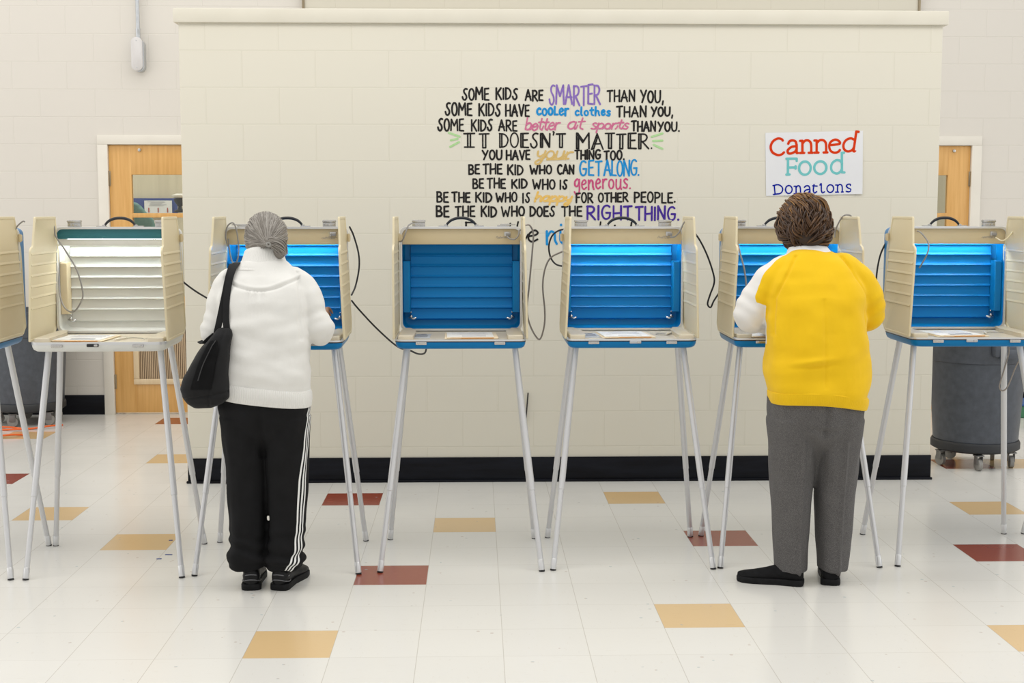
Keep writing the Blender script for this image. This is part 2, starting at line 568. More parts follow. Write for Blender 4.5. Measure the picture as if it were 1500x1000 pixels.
def door(name, x0, x1, hinge_left, wx0, wx1):
    root = bpy.data.objects.new(name, None); COL.objects.link(root)
    root.location = ((x0 + x1) / 2, BY, 0); structure(root)
    cx = (x0 + x1) / 2
    X = lambda x: x - cx
    bm = bmesh.new()                     # painted steel frame
    for xx in (x0 - 0.036, x1 + 0.036):
        box(bm, (X(xx), 0.03, DH / 2), (0.076, 0.10, DH), 0.003)
    box(bm, (0, 0.03, DH + 0.0345), (x1 - x0 + 0.148, 0.10, 0.069), 0.003)
    finish('door_frame', bm, M_FRAME, root)
    yl = 0.03
    th = 0.045
    def bar(bm, a, b, z0, z1): box(bm, (X((a + b) / 2), yl, (z0 + z1) / 2), (b - a, th, z1 - z0), 0.0015)
    bm = bmesh.new()
    a0, a1 = x0 + 0.004, x1 - 0.004
    bar(bm, a0, wx0, 0.012, DH - 0.004); bar(bm, wx1, a1, 0.012, DH - 0.004)
    bar(bm, wx0, wx1, 1.818, DH - 0.004); bar(bm, wx0, wx1, 1.497, 1.530)
    bar(bm, wx0, wx1, 0.76, 0.90); bar(bm, wx0, wx1, 0.012, 0.25)
    finish('door_leaf', bm, M_DOOR, root)
    for z0, z1 in ((1.530, 1.818), (0.90, 1.497)):
        box_obj('glass_pane', (X((wx0 + wx1) / 2), yl, (z0 + z1) / 2), (wx1 - wx0, 0.006, z1 - z0), M_GLASS, root, bev=0)
    bm = bmesh.new()
    n = 44; w = (wx1 - wx0) / n
    for k in range(n):                   # upright slats of the vent panel
        box(bm, (X(wx0 + w * (k + 0.5)), yl - 0.002, 0.505), (w * 0.62, 0.02, 0.51))
    box(bm, (X((wx0 + wx1) / 2), yl + 0.012, 0.505), (wx1 - wx0, 0.006, 0.51))
    finish('vent_panel', bm, M_VENT, root, smooth=False)
    bm = bmesh.new()
    for z in (0.25, 0.76): box(bm, (X((wx0 + wx1) / 2), yl - 0.026, z), (wx1 - wx0 + 0.043, 0.016, 0.042), 0.004)
    for x in (wx0, wx1): box(bm, (X(x), yl - 0.026, 0.505), (0.042, 0.0155, 0.467), 0.004)
    finish('vent_frame', bm, M_DOORW, root)
    hx = x0 - 0.002 if hinge_left else x1 + 0.002
    for z in (0.25, 1.05, 1.79):
        bm = bmesh.new()
        tube(bm, [(X(hx), yl - 0.034, z - 0.055), (X(hx), yl - 0.034, z + 0.055)], 0.009, 10)
        box(bm, (X(hx), yl - 0.026, z), (0.034, 0.006, 0.11), 0.001)
        finish('hinge', bm, M_BRASS, root)
    bm = bmesh.new()
    px = (-2.522 if hinge_left else 3.65)
    lathe(bm, [(0.002, 0.01), (0.011, 0.008), (0.013, 0.0), (0.013, -0.01)], 20)
    bmesh.ops.rotate(bm, cent=(0, 0, 0), matrix=Matrix.Rotation(PI / 2, 3, 'X'), verts=bm.verts)
    bmesh.ops.translate(bm, vec=(X(px), yl - 0.025, 2.002), verts=bm.verts)
    finish('door_viewer', bm, M_CHROME, root)
    kx = (x1 - 0.07) if hinge_left else (x0 + 0.07)
    bm = bmesh.new()
    tube(bm, [(X(kx), yl - 0.02, 0.97), (X(kx), yl - 0.08, 0.97), (X(kx + (-0.11 if hinge_left else 0.11)), yl - 0.08, 0.97)], 0.010, 10)
    box(bm, (X(kx), yl - 0.025, 0.97), (0.05, 0.008, 0.16), 0.003)
    finish('door_handle', bm, M_CHROME, root)
    return root
M_VENT = mottled('vent_slats', (0.56, 0.42, 0.27), (0.50, 0.37, 0.23), 0.5, 8, stretch=(6, 1, 0.3))
door('door_1', D1[0], D1[1], True, -2.588, -1.98)
door('door_2', D2[0], D2[1], False, 3.03, 3.61)

# things seen through the two door windows
pin = thing('pinboard', 'blue pinboard behind the left door window, pinned with a white poster', 'board', P(226, 313, 13.2))
box_obj('felt_board', (0, 0.02, 0.07), (0.44, 0.03, 0.16), principled('blue_felt', (0.05, 0.08, 0.26), 0.8), pin)
po = thing('poster', 'white poster with small red figures pinned on a blue board behind the door window', 'poster', P(232, 313, 13.18))
box_obj('poster_sheet', (0, 0, 0.065), (0.265, 0.004, 0.125), M_PAPER, po, bev=0)
M_REDFIG = principled('poster_red', (0.42, 0.10, 0.08), 0.6)
for k in range(3): box_obj('red_figure', (-0.09 + 0.09 * k, -0.004, 0.035), (0.012, 0.003, 0.045), M_REDFIG, po, 0.001)
bm = bmesh.new()
for k in range(5): box(bm, (-0.02 + 0.02 * (k % 2), -0.004, 0.118 - 0.010 * k), (0.16 - 0.02 * (k % 3), 0.002, 0.003))
finish('poster_lines', bm, M_INKLIGHT, po)

bm = bmesh.new()
c0 = P(197, 330, 11.4)
for k in range(7):
    t = k / 6
    tube(bm, [c0 + Vector((-0.03 + 0.02 * k, 0.02 * (k % 2), 0.19 - 0.13 * t * t)), c0 + Vector((0.01 + 0.022 * k, 0, 0.0)), c0 + Vector((0.02 + 0.02 * k, 0, -0.45))], 0.032, 8, 4)
me = fused(bm, 0.012, 6)
o = mesh_thing('jacket', me, mottled('teal_cloth', (0.16, 0.30, 0.27), (0.10, 0.22, 0.20), 0.8, 10))
tag(o, 'teal cloth jacket draped on a dark chair behind the left door window', 'jacket')
ch = thing('chair', 'dark chair behind the left door window, under the teal jacket', 'chair', (c0.x + 0.06, 11.55, 0))
box_obj('backrest', (0.03, 0.05, 1.28), (0.42, 0.03, 0.24), M_CANDARK, ch, 0.01)
box_obj('seat', (0.03, -0.16, 0.95), (0.42, 0.40, 0.04), M_CANDARK, ch, 0.01)
for sx in (-0.15, 0.21):
    for sy in (-0.32, 0.03):
        bm = bmesh.new(); tube(bm, [(sx, sy, 0), (sx, sy, 0.95 if sy < 0 else 1.2)], 0.012, 8); finish('leg', bm, M_CANDARK, ch)
FZ = P(264, 311, 12.4)
fn = thing('desk_fan', 'small pale and dark desk fan at the right of the door window', 'fan', FZ)
bm = bmesh.new(); lathe(bm, [(0.05, 0), (0.055, 0.015), (0.02, 0.03), (0.014, 0.06)], 20); finish('fan_base', bm, M_CANDARK, fn)
bm = bmesh.new(); lathe(bm, [(0.02, 0.055), (0.05, 0.10), (0.055, 0.12), (0.03, 0.13)], 20); finish('fan_motor', bm, M_CANDARK, fn)
bm = bmesh.new(); lathe(bm, [(0.03, 0.125), (0.07, 0.14), (0.075, 0.155), (0.03, 0.17)], 24); finish('fan_guard', bm, M_FRAME, fn)
cabt = thing('shelf_unit', 'wood and white shelf unit behind the left door window, mostly hidden', 'shelf', (-2.33, 12.4, 0))
box_obj('side_panel', (-0.28, 0, FZ.z / 2), (0.02, 0.35, FZ.z), M_FRAME, cabt)
box_obj('side_panel', (0.33, 0, FZ.z / 2), (0.02, 0.35, FZ.z), M_FRAME, cabt)
for z in (0.05, 0.5, 0.95, 1.25, FZ.z - 0.011): box_obj('shelf_board', (0.025, 0, z), (0.59, 0.34, 0.022), M_DOOR, cabt)
locker = thing('locker', 'grey locker behind the right door window', 'locker', (3.62, 12.2, 0))
box_obj('locker_body', (0.0, 0.2, 0.87), (0.62, 0.4, 1.74), mottled('locker_grey', (0.62, 0.60, 0.58), (0.66, 0.64, 0.62), 0.5, 3), locker, 0.02)
box_obj('locker_door', (0.0, -0.006, 0.9), (0.54, 0.012, 1.6), mottled('locker_door_grey', (0.44, 0.43, 0.43), (0.52, 0.51, 0.50), 0.5, 3), locker, 0.006)

# conduit on the back wall
cd = thing('conduit', 'galvanised conduit pipe ending in a grey oval fitting on the left back wall', 'conduit', (-2.497, BY, 2.575))
bm = bmesh.new(); tube(bm, [(0, -0.045, 0.29), (0.004, -0.045, 2.2)], 0.0145, 16); finish('pipe', bm, M_GALV, cd)
bm = bmesh.new(); lathe(bm, [(0.0, 0.225), (0.021, 0.225), (0.021, 0.25), (0.0165, 0.255), (0.0165, 0.30), (0.018, 0.305), (0.018, 0.315), (0.0, 0.315)], 20, (0, -0.045, 0)); finish('pipe_coupling', bm, M_GALV, cd)
bm = bmesh.new()
plate(bm, rrect(-0.036, 0.044, 0.0, 0.235, 0.038, 8), 'xz', -0.068, 0.0)
finish('fitting_body', bm, M_GALV, cd)
bm = bmesh.new()
o1 = rrect(-0.047, 0.036, 0.004, 0.25, 0.040, 8)
loft(bm, [[(x, -0.068, z) for x, z in o1], [(x, -0.080, z) for x, z in o1], [(x * 0.86 - 0.001, -0.084, 0.127 + (z - 0.127) * 0.95) for x, z in o1]])
finish('fitting_cover', bm, M_BOX, cd)
for z in (0.03, 0.225):
    bm = bmesh.new(); ball(bm, (-0.006, -0.084, z), 0.0045, 10, (1, 0.5, 1)); finish('screw', bm, M_GALV, cd)
o = box_obj('door_wedge', (2.60, PY + 0.10, 2.672), (0.05, 0.04, 0.012), M_BRASS, None, 0.004)
o.name = 'metal_clip'
tag(o, 'small dark metal clip lying on top of the block wall, right end', 'clip')

# rod by the block wall
bm = bmesh.new()
a, b = P(773.5, 576, PY - 0.012), P(770, 618, PY - 0.012)
d = (b - a)
tube(bm, [a + Vector((0, 0.008, 0)), a, a + d * 0.35, b, b + Vector((0, 0.012, 0))], 0.004, 8)
rod = finish('wall_rod', bm, M_CORD); tag(rod, 'thin dark rod fixed to the block wall behind the unlit centre booth leg', 'rod')

# blue tape scraps
for k, (x, y, a, lab) in enumerate(((-1.448, 6.303, 0.2, 'scrap of blue tape on the floor, nearest the tan tile'),
                                    (-1.398, 6.036, -0.1, 'scrap of blue tape on the floor, longest of the three'),
                                    (-1.425, 5.964, 0.1, 'scrap of blue tape on the floor, closest to the viewer'))):
    o = box_obj('tape_scrap', (0, 0, 0.001), ((0.018, 0.032, 0.022)[k], 0.012, 0.002), principled('blue_tape', (0.03, 0.06, 0.22), 0.6), None, 0.0006)
    o.location = (x, y, 0); o.rotation_euler = (0, 0, a)
    tag(o, lab, 'tape', 'blue tape scraps')

# wheeled bins
def bin_on_dolly(loc, label, rz):
    root = thing('trash_can', label, 'trash can', loc, rz, 'grey wheeled trash cans')
    bm = bmesh.new()
    lathe(bm, [(0.0, 0.145), (0.236, 0.145), (0.246, 0.155), (0.250, 0.175), (0.280, 0.645), (0.289, 0.65), (0.291, 0.66), (0.297, 0.80), (0.305, 0.81), (0.305, 0.83),
               (0.290, 0.83), (0.284, 0.80), (0.270, 0.645), (0.238, 0.17), (0.0, 0.165)], 64)
    finish('bin_body', bm, M_CAN, root)
    for s in (-1, 1):
        bm = bmesh.new()
        box(bm, (s * 0.308, 0, 0.745), (0.05, 0.17, 0.10), 0.012)
        box(bm, (s * 0.320, 0, 0.715), (0.05, 0.11, 0.06), 0.01)
        finish('bin_handle', bm, M_CAN, root)
    bm = bmesh.new()
    lathe(bm, [(0.0, 0.095), (0.20, 0.095), (0.245, 0.105), (0.262, 0.115), (0.262, 0.15), (0.254, 0.165), (0.249, 0.165), (0.247, 0.148), (0.0, 0.14)], 64)
    dolly = finish('dolly', bm, M_CANDARK, root)
    for k in range(5):
        a = 2 * PI * k / 5 + 0.2
        x, y = 0.215 * math.cos(a), 0.215 * math.sin(a)
        bm = bmesh.new()
        box(bm, (x, y, 0.092), (0.05, 0.05, 0.008), 0.002)
        ca, sa = math.cos(a * 2.3), math.sin(a * 2.3)
        for s in (-1, 1):
            box(bm, (x + s * 0.017 * -sa, y + s * 0.017 * ca, 0.065), (0.042, 0.003, 0.055), 0.001, rz=a * 2.3)
        forkob = finish('caster_fork', bm, M_CASTER, root)
        bm = bmesh.new()
        ax = Vector((-sa, ca, 0)); c = Vector((x, y, 0.037))
        tube(bm, [c - ax * 0.013, c - ax * 0.011, c + ax * 0.011, c + ax * 0.013], [0.030, 0.037, 0.037, 0.030], 24)
        finish('wheel', bm, M_WHEEL, root)
    return root
bin_on_dolly((-3.285, 9.90, 0), 'grey trash can on a black dolly under the left door side, by the orange cord', 0.5)
bin_on_dolly((3.062, 8.10, 0), 'grey trash can on a black dolly beside the right end of the block wall', 1.75)

bm = bmesh.new()
q = [P(-40, 610, 9.75), P(-10, 622, 9.7), P(6, 622, 9.6), P(24, 628, 9.5), P(45, 628, 9.55)]
for pts in ([(-3.75, 9.55), (-3.5, 9.75), (-3.42, 9.66), (-3.30, 9.55), (-3.18, 9.56), (-3.05, 9.60), (-2.99, 9.72)],
            [(-3.8, 9.50), (-3.5, 9.53), (-3.34, 9.52), (-3.19, 9.46), (-3.13, 9.32), (-3.2, 9.23), (-3.4, 9.18), (-3.75, 9.2)]):
    tube(bm, [(x, y, 0.008 + 0.012 * (k % 2)) for k, (x, y) in enumerate(pts)], 0.0065, 8, 8)
tag(finish('extension_cord', bm, M_ORANGE), 'orange extension cord looped on the floor by the left trash can', 'cord')

gb = thing('storage_tub', 'low green tub with a blue edge by the back wall at far right', 'tub', (4.28, 10.05, 0))
box_obj('tub_body', (0, 0, 0.045), (0.4, 0.3, 0.09), principled('green_tub', (0.05, 0.20, 0.10), 0.5), gb, 0.01)
box_obj('tub_lid', (0, 0, 0.10), (0.42, 0.32, 0.02), principled('blue_lid', (0.03, 0.10, 0.30), 0.5), gb, 0.006)

# ------------------------------------------------------------------ voting booths
def booth(cx, cy, rz, label, lit=True, white=False, latches=(1, 1), fronts=(-0.17, 0.17), clip_mid=None, card=None, lean=(0.02, 0.02), cords=(), mark=True, foot=-0.35):
    root = thing('voting_booth', label, 'voting booth', (cx, cy, 0), rz, 'suitcase voting booths in a row')
    case = M_WHITECASE if white else M_BLUE
    W = 0.283
    # lower half of the case
    plan = rrect(-W, W, -0.205, 0.225, 0.035, 5)
    bm = bmesh.new()
    def ring(z, ins): return [(x * (1 - ins / W), y * (1 - ins / 0.22), z) for x, y in plan]
    loft(bm, [ring(0.957, 0.03), ring(0.959, 0.016), ring(0.966, 0.006), ring(0.978, 0.001), ring(0.988, 0.0)])
    finish('case_tray', bm, case, root)
    bm = bmesh.new(); loft(bm, [ring(0.988, -0.001), ring(0.9925, -0.001)])
    finish('case_gasket', bm, M_RIM if white else M_BLACK, root)
    bm = bmesh.new()
    out, inn = ring(0.9925, -0.0015), ring(0.9925, 0.007)
    up = lambda rr, z: [(x, y, z) for x, y, _ in rr]
    loft(bm, [up(inn, 0.9925), up(out, 0.9925), up(out, 0.998), up(out, 0.9995), up(inn, 0.9995), up(inn, 0.9925)], cap=False)
    finish('case_rim', bm, M_RIM, root)
    bm = bmesh.new(); loft(bm, [ring(0.9920, 0.006), ring(0.9975, 0.006)])
    finish('desk_top', bm, M_DESK, root)
    for s in (-1, 1):                                    # raised strips at both sides of the desk
        bm = bmesh.new()
        pl = round_poly([(s * 0.272, -0.185), (s * 0.205, -0.185), (s * 0.205, 0.06), (s * 0.235, 0.20), (s * 0.272, 0.20)], 0.008, 3)
        loft(bm, [[(x, y, 0.997) for x, y in pl], [(x, y, 1.013) for x, y in pl], [(x * 0.988, y * 0.985, 1.016) for x, y in pl]])
        finish('side_block', bm, M_DESK, root)
    for x in fronts:
        bm = bmesh.new()
        box(bm, (x, -0.209, 0.984), (0.048, 0.010, 0.013), 0.003)
        box(bm, (x, -0.213, 0.986), (0.032, 0.008, 0.008), 0.002)
        finish('front_latch', bm, M_CHROME, root)
    if clip_mid:
        bm = bmesh.new(); box(bm, (clip_mid, -0.208, 0.986), (0.050, 0.008, 0.013), 0.003)
        lk = finish('front_lock', bm, M_BLACK if white else M_CARDGREY, root)
        bm = bmesh.new(); box(bm, (clip_mid + 0.014, -0.212, 0.986), (0.016, 0.006, 0.009), 0.002)
        finish('lock_button', bm, M_CHROME, lk)
    if card:
        bm = bmesh.new(); box(bm, (card, -0.03, 0.9985), (0.085, 0.20, 0.002), 0.0006)
        k = finish('instruction_card', bm, M_CARDGREY, root)
        bm = bmesh.new()
        plate(bm, [(card - 0.022, 0.055), (card + 0.022, 0.060), (card + 0.022, 0.048), (card + 0.004, 0.040), (card - 0.004, 0.050)], 'xy', 0.9996, 1.0003)
        for q in range(4): box(bm, (card, 0.01 - 0.028 * q, 0.9999), (0.06, 0.006, 0.0006))
        finish('card_print', bm, M_INK, k)
    # four tubular legs
    for (fx, fy, tx, ty) in ((foot, -0.303, -0.238, -0.085), (0.35, -0.303, 0.238, -0.085), (-0.343, 0.283, -0.242, 0.105), (0.343, 0.283, 0.242, 0.105)):
        a, b = Vector((fx, fy, 0.0)), Vector((tx, ty, 0.962))
        d = b - a
        bm = bmesh.new()
        tube(bm, [a + d * 0.035, a + d * 0.355, a + d * 0.357, b], [0.0118, 0.0118, 0.0136, 0.0136], 16)
        leg = finish('leg', bm, M_ALU, root)
        bm = bmesh.new(); tube(bm, [a + d * 0.003, a + d * 0.008, a + d * 0.05, a + d * 0.052], [0.0128, 0.0135, 0.0135, 0.012], 16)
        finish('leg_ferrule', bm, M_RIM, leg)
        bm = bmesh.new(); tube(bm, [(fx, fy, 0.0), a + d * 0.010], 0.0132, 16)
        finish('rubber_foot', bm, M_BLACK, leg)
    # upper half of the case, standing open at the back
    z0, z1 = 1.004, 1.480
    zc = (z0 + z1) / 2
    front = rrect(-0.279, 0.279, z0, z1, 0.030, 6)
    def fr(y, ins): return [(x * (1 - ins / 0.279), y, zc + (z - zc) * (1 - ins / 0.238)) for x, z in front]
    bm = bmesh.new()
    loft(bm, [fr(0.205, 0), fr(0.285, 0.004), fr(0.305, 0.014), fr(0.310, 0.03), fr(0.310, 0.23)], cap=False)
    loft(bm, [fr(0.205, 0.0055), fr(0.283, 0.009), fr(0.296, 0.016), fr(0.300, 0.03), fr(0.300, 0.23)], cap=False)
    loft(bm, [fr(0.205, 0), fr(0.205, 0.0055)], cap=False)
    finish('lid_shell', bm, case, root)
    bm = bmesh.new()
    loft(bm, [fr(0.199, 0.008), fr(0.199, -0.001), fr(0.206, -0.0025), fr(0.214, -0.001), fr(0.210, 0.007), fr(0.199, 0.008)], cap=False)
    finish('lid_rim', bm, M_RIM, root)
    # ribbed lining of the lid
    prof = [(1.385 + 0.05, 0.2935)]
    zz = 1.4325
    bm = bmesh.new()
    pf = [(zz, 0.293)]
    step = 0.0488
    for k in range(7):
        zb = zz - step * (k + 1) + 0.012
        pf += [(zb + 0.014, 0.2920), (zb + 0.0065, 0.2895), (zb + 0.0035, 0.2855), (zb + 0.0015, 0.2838), (zb - 0.0005, 0.2838), (zb - 0.0022, 0.2860), (zb - 0.0035, 0.2910), (zb - 0.006, 0.2935)]
    pf += [(1.07, 0.2935), (1.052, 0.288), (1.045, 0.297)]
    xe = [-0.238, -0.236, -0.226, 0.226, 0.236, 0.238]
    ye = [0.004, 0.0, 0.0, 0.0, 0.0, 0.004]
    loft(bm, [[(x, y + e, z) for z, y in pf] for x, e in zip(xe, ye)], closed=False, cap=False)
    bm2 = bm
    finish('ribbed_lining', bm2, M_WHITELINING if white else M_LINING, root)
    for s in (-1, 1):
        bm = bmesh.new()
        pl = round_poly([(s * 0.271, 0.232), (s * 0.238, 0.238), (s * 0.236, 0.298), (s * 0.271, 0.298)], 0.006, 3)
        loft(bm, [[(x, y, 1.085) for x, y in pl], [(x, y, 1.315) for x, y in pl], [(x, y + (0.006 if y < 0.25 else 0), 1.322) for x, y in pl]])
        finish('stay_cover', bm, M_BEIGE if white and s < 0 else case, root)
        bm = bmesh.new()
        tube(bm, [(s * 0.243, 0.262, 1.058), (s * 0.226, 0.250, 1.054), (s * 0.214, 0.255, 1.057)], 0.0055, 8, 4, round_ends=True)
        ball(bm, (s * 0.235, 0.262, 1.063), 0.008, 10)
        finish('stay_clip', bm, M_CHROME, root)
        bm = bmesh.new(); ball(bm, (s * 0.236, 0.27, 1.083), 0.004, 8); finish('rivet', bm, M_CHROME, root)
    # lamp behind its fascia
    bm = bmesh.new()
    if white:
        box(bm, (0.0, 0.218, 1.4505), (0.542, 0.016, 0.046), 0.002)
        fas = finish('lamp_fascia', bm, M_TEAL, root)
        box_obj('fascia_strip', (0, 0.220, 1.412), (0.536, 0.012, 0.030), M_WHITECASE, root)
    else:
        box(bm, (0.0, 0.218, 1.4365), (0.542, 0.016, 0.073), 0.002)
        box(bm, (0.0, 0.229, 1.466), (0.536, 0.030, 0.006), 0.001)
        fas = finish('lamp_fascia', bm, M_BEIGE, root)
    bm = bmesh.new(); tube(bm, [(-0.235, 0.262, 1.425), (0.235, 0.262, 1.425)], 0.008, 12)
    tb = finish('lamp_tube', bm, M_TUBE if lit else M_TUBE_OFF, root)
    if mark and not white:
        bm = bmesh.new(); box(bm, (0.213, 0.2075, 1.448), (0.030, 0.008, 0.020), 0.002)
        sk = finish('lamp_socket', bm, M_CHROME, root)
        bm = bmesh.new(); box(bm, (0.216, 0.203, 1.446), (0.022, 0.014, 0.012), 0.002); finish('lamp_plug', bm, M_GREYCORD, sk)
        rnd = random.Random(int(cx * 100))
        bm = bmesh.new()
        for k in range(9):
            x = 0.160 + 0.0072 * k
            tube(bm, [(x, 0.2094, 1.427 + rnd.uniform(-.003, .003)), (x + 0.006, 0.2094, 1.436 + rnd.uniform(-.004, .003)), (x + 0.011, 0.2094, 1.428 + rnd.uniform(-.003, .004))], 0.0011, 5, 3)
        finish('worn_print', bm, M_MARK, fas)
    # top of the lid
    bm = bmesh.new()
    hp = [(-0.070, 0.258, 1.484), (-0.062, 0.258, 1.497), (-0.045, 0.258, 1.511), (-0.018, 0.258, 1.520), (0.018, 0.258, 1.520), (0.045, 0.258, 1.511), (0.062, 0.258, 1.497), (0.070, 0.258, 1.484)]
    tube(bm, hp, [0.0045, 0.0055, 0.0065, 0.0068, 0.0068, 0.0065, 0.0055, 0.0045], 12, 4)
    hd = finish('carry_handle', bm, M_HANDLE, root)
    for s in (-1, 1):
        bm = bmesh.new(); box(bm, (s * 0.083, 0.258, 1.4825), (0.044, 0.022, 0.007), 0.002); box(bm, (s * 0.072, 0.258, 1.487), (0.014, 0.014, 0.010), 0.003)
        finish('handle_bracket', bm, M_CHROME, hd)
    for s, on in zip((-1, 1), latches):
        bm = bmesh.new()
        x = s * 0.195
        if on:
            box(bm, (x, 0.225, 1.491), (0.058, 0.024, 0.020), 0.003)
            box(bm, (x, 0.222, 1.5065), (0.062, 0.030, 0.012), 0.004)
            for q in (-1, 0, 1): box(bm, (x + 0.014 * q, 0.2125, 1.490), (0.008, 0.003, 0.010), 0.001)
        else:
            box(bm, (x, 0.235, 1.485), (0.058, 0.036, 0.009), 0.003)
            box(bm, (x + s * 0.02, 0.235, 1.491), (0.07, 0.030, 0.005), 0.002)
        finish('lid_latch', bm, M_CHROME, root)
    # folding privacy panels
    for s in (-1, 1):
        pts = [(-0.185, 0.9985), (0.175, 0.9985), (0.222, 1.03), (0.232, 1.385), (0.222, 1.402), (0.212, 1.408), (0.206, 1.430), (0.176, 1.529), (-0.125, 1.529), (-0.152, 1.405), (-0.178, 1.398), (-0.190, 1.385)]
        outl = round_poly(pts, 0.008, 3)
        ln = lean[0] if s < 0 else lean[1]
        X = lambda z, o: s * (0.289 - ln * (z - 1.0) / 0.5 + o)
        bm = bmesh.new()
        ic = Vector((0.02, 1.25))
        def lay(o, k): return [(X(z, o), ic.x + (y - ic.x) * (1 - k / 0.2), ic.y + (z - ic.y) * (1 - k / 0.26)) for y, z in outl]
        # thin sheet with a thicker bead round its edge
        loft(bm, [lay(-0.0005, 0.012), lay(-0.0035, 0.009), lay(-0.0035, 0.001), lay(-0.0015, 0), lay(0.0035, 0), lay(0.0055, 0.001), lay(0.0055, 0.009), lay(0.0025, 0.012)])
        pn = finish('privacy_panel', bm, M_FLAP, root)
        bm = bmesh.new()
        for k in range(6):
            z = 1.372 - 0.0465 * k
            ya, yb = -0.172 + 0.0005 * k, 0.212 - 0.001 * k
            for o1, o2 in ((0.0022, 0.0062), (-0.0002, -0.0032)):
                loft(bm, [[(X(z + 0.006, o1), y, z + 0.006), (X(z, o2), y, z - 0.001), (X(z - 0.004, o2), y, z - 0.004), (X(z - 0.007, o1), y, z - 0.007)] for y in (ya, ya + 0.006, yb - 0.006, yb)], cap=True)
        finish('panel_rib', bm, M_FLAP, pn)
        bm = bmesh.new()
        box(bm, (s * 0.281, 0.208, 1.432), (0.022, 0.020, 0.030), 0.003)
        tube(bm, [(s * 0.285, 0.198, 1.414), (s * 0.285, 0.198, 1.450)], 0.006, 8)
        finish('panel_hinge', bm, M_BEIGE, root)
    # lamp leads
    Mi = Matrix.Translation((cx, cy, 0)) @ Matrix.Rotation(rz, 4, 'Z')
    Mi = Mi.inverted()
    for pts, r, m in cords:
        tube_obj('lamp_cord', [Mi @ P(*p) for p in pts], r, m, root, 8, 6)
    return root

def q1(k, ox, oy, pts, ys):
    """points read off an enlarged view: origin, scale, and the distance down the hall"""
    n = len(pts)
    return [(ox + p[0] / k, oy + p[1] / k, ys if isinstance(ys, (int, float)) else ys[i]) for i, p in enumerate(pts)]

G = M_GREYCORD
booth(-2.33, 5.93, R(1.5), 'blue voting booth cut off by the left picture edge', cords=[(q1(4.167, 0, 300, [(95, 150), (110, 125), (140, 100), (152, 104)], 6.12), 0.0032, G)])
booth(-1.612, 5.945, R(1.4), 'white cased voting booth with a teal strip under its lid', white=True, latches=(1, 1), clip_mid=-0.02, foot=-0.305,
      cords=[(q1(4.167, 0, 300, [(300, 100), (318, 108), (332, 140), (340, 190), (400, 280), (470, 400), (505, 530), (495, 590), (450, 652), (400, 632), (368, 560), (360, 430), (358, 300), (352, 240)], [6.14, 6.12, 6.10, 6.10, 6.05, 6.03, 6.03, 6.04, 6.06, 6.10, 6.13, 6.16, 6.17, 6.17]), 0.0036, G)])
booth(-0.862, 5.985, R(0.8), 'lit blue voting booth in front of the woman in white', latches=(0, 1),
      cords=[(q1(3.03, 260, 290, [(222, 215), (214, 165), (222, 125), (246, 110), (262, 145), (272, 230), (262, 285), (245, 285), (232, 240), (226, 180)], 6.14), 0.0034, G),
             (q1(4.167, 470, 300, [(110, 190), (112, 150), (128, 95), (142, 80)], [6.185, 6.17, 6.14, 6.12]), 0.0034, G)])
booth(-0.067, 6.015, 0.0, 'unlit blue voting booth at the centre, its lamp off', lit=False, latches=(1, 0), card=-0.178, lean=(0.0, 0.012),
      cords=[(q1(4.166, 540, 300, [(262, 112), (240, 130), (222, 180), (205, 218), (186, 224)], [6.22, 6.20, 6.18, 6.19, 6.21]), 0.0034, G),
             (q1(4.166, 540, 300, [(845, 190), (860, 205), (890, 210), (912, 190), (918, 160), (930, 150)], [6.21, 6.19, 6.18, 6.19, 6.2, 6.2]), 0.0034, G)])
booth(0.682, 6.03, 0.0, 'lit blue voting booth just right of the unlit one', latches=(1, 1), clip_mid=0.012, card=-0.175, lean=(0.022, 0.015),
      cords=[(q1(4.168, 780, 300, [(842, 198), (872, 192), (900, 160), (925, 108), (940, 112), (975, 150), (1000, 190)], [6.22, 6.19, 6.17, 6.16, 6.18, 6.24, 6.28]), 0.0036, G)])
booth(1.418, 6.04, R(-0.6), 'lit blue voting booth in front of the person in yellow', latches=(1, 1), clip_mid=-0.02,
      cords=[(q1(2.94, 1030, 280, [(150, 225), (160, 270), (178, 340), (186, 420), (178, 490), (160, 515), (140, 520)], [6.2, 6.12, 6.08, 6.06, 6.06, 6.08, 6.12]), 0.004, G),
             (q1(4.167, 1200, 290, [(95, 240), (100, 195), (130, 130), (155, 105), (180, 103), (195, 110)], [6.2, 6.2, 6.18, 6.16, 6.16, 6.18]), 0.0036, G)])
booth(2.203, 6.05, R(-0.6), 'lit blue voting booth nearest the right bin, beside the yellow sleeve', latches=(0, 1), clip_mid=-0.02,
      cords=[(q1(4.167, 1200, 290, [(600, 200), (625, 215), (662, 265), (668, 310), (650, 360), (612, 425)], [6.18, 6.12, 6.08, 6.06, 6.07, 6.12]), 0.0036, G),
             (q1(3.333, 1380, 300, [(262, 160), (295, 175), (330, 150), (352, 115), (345, 98), (335, 120), (332, 200)], [6.21, 6.17, 6.16, 6.18, 6.2, 6.24, 6.26]), 0.0032, M_FLAP)])
booth(2.985, 6.04, R(-0.6), 'blue voting booth cut off by the right picture edge')

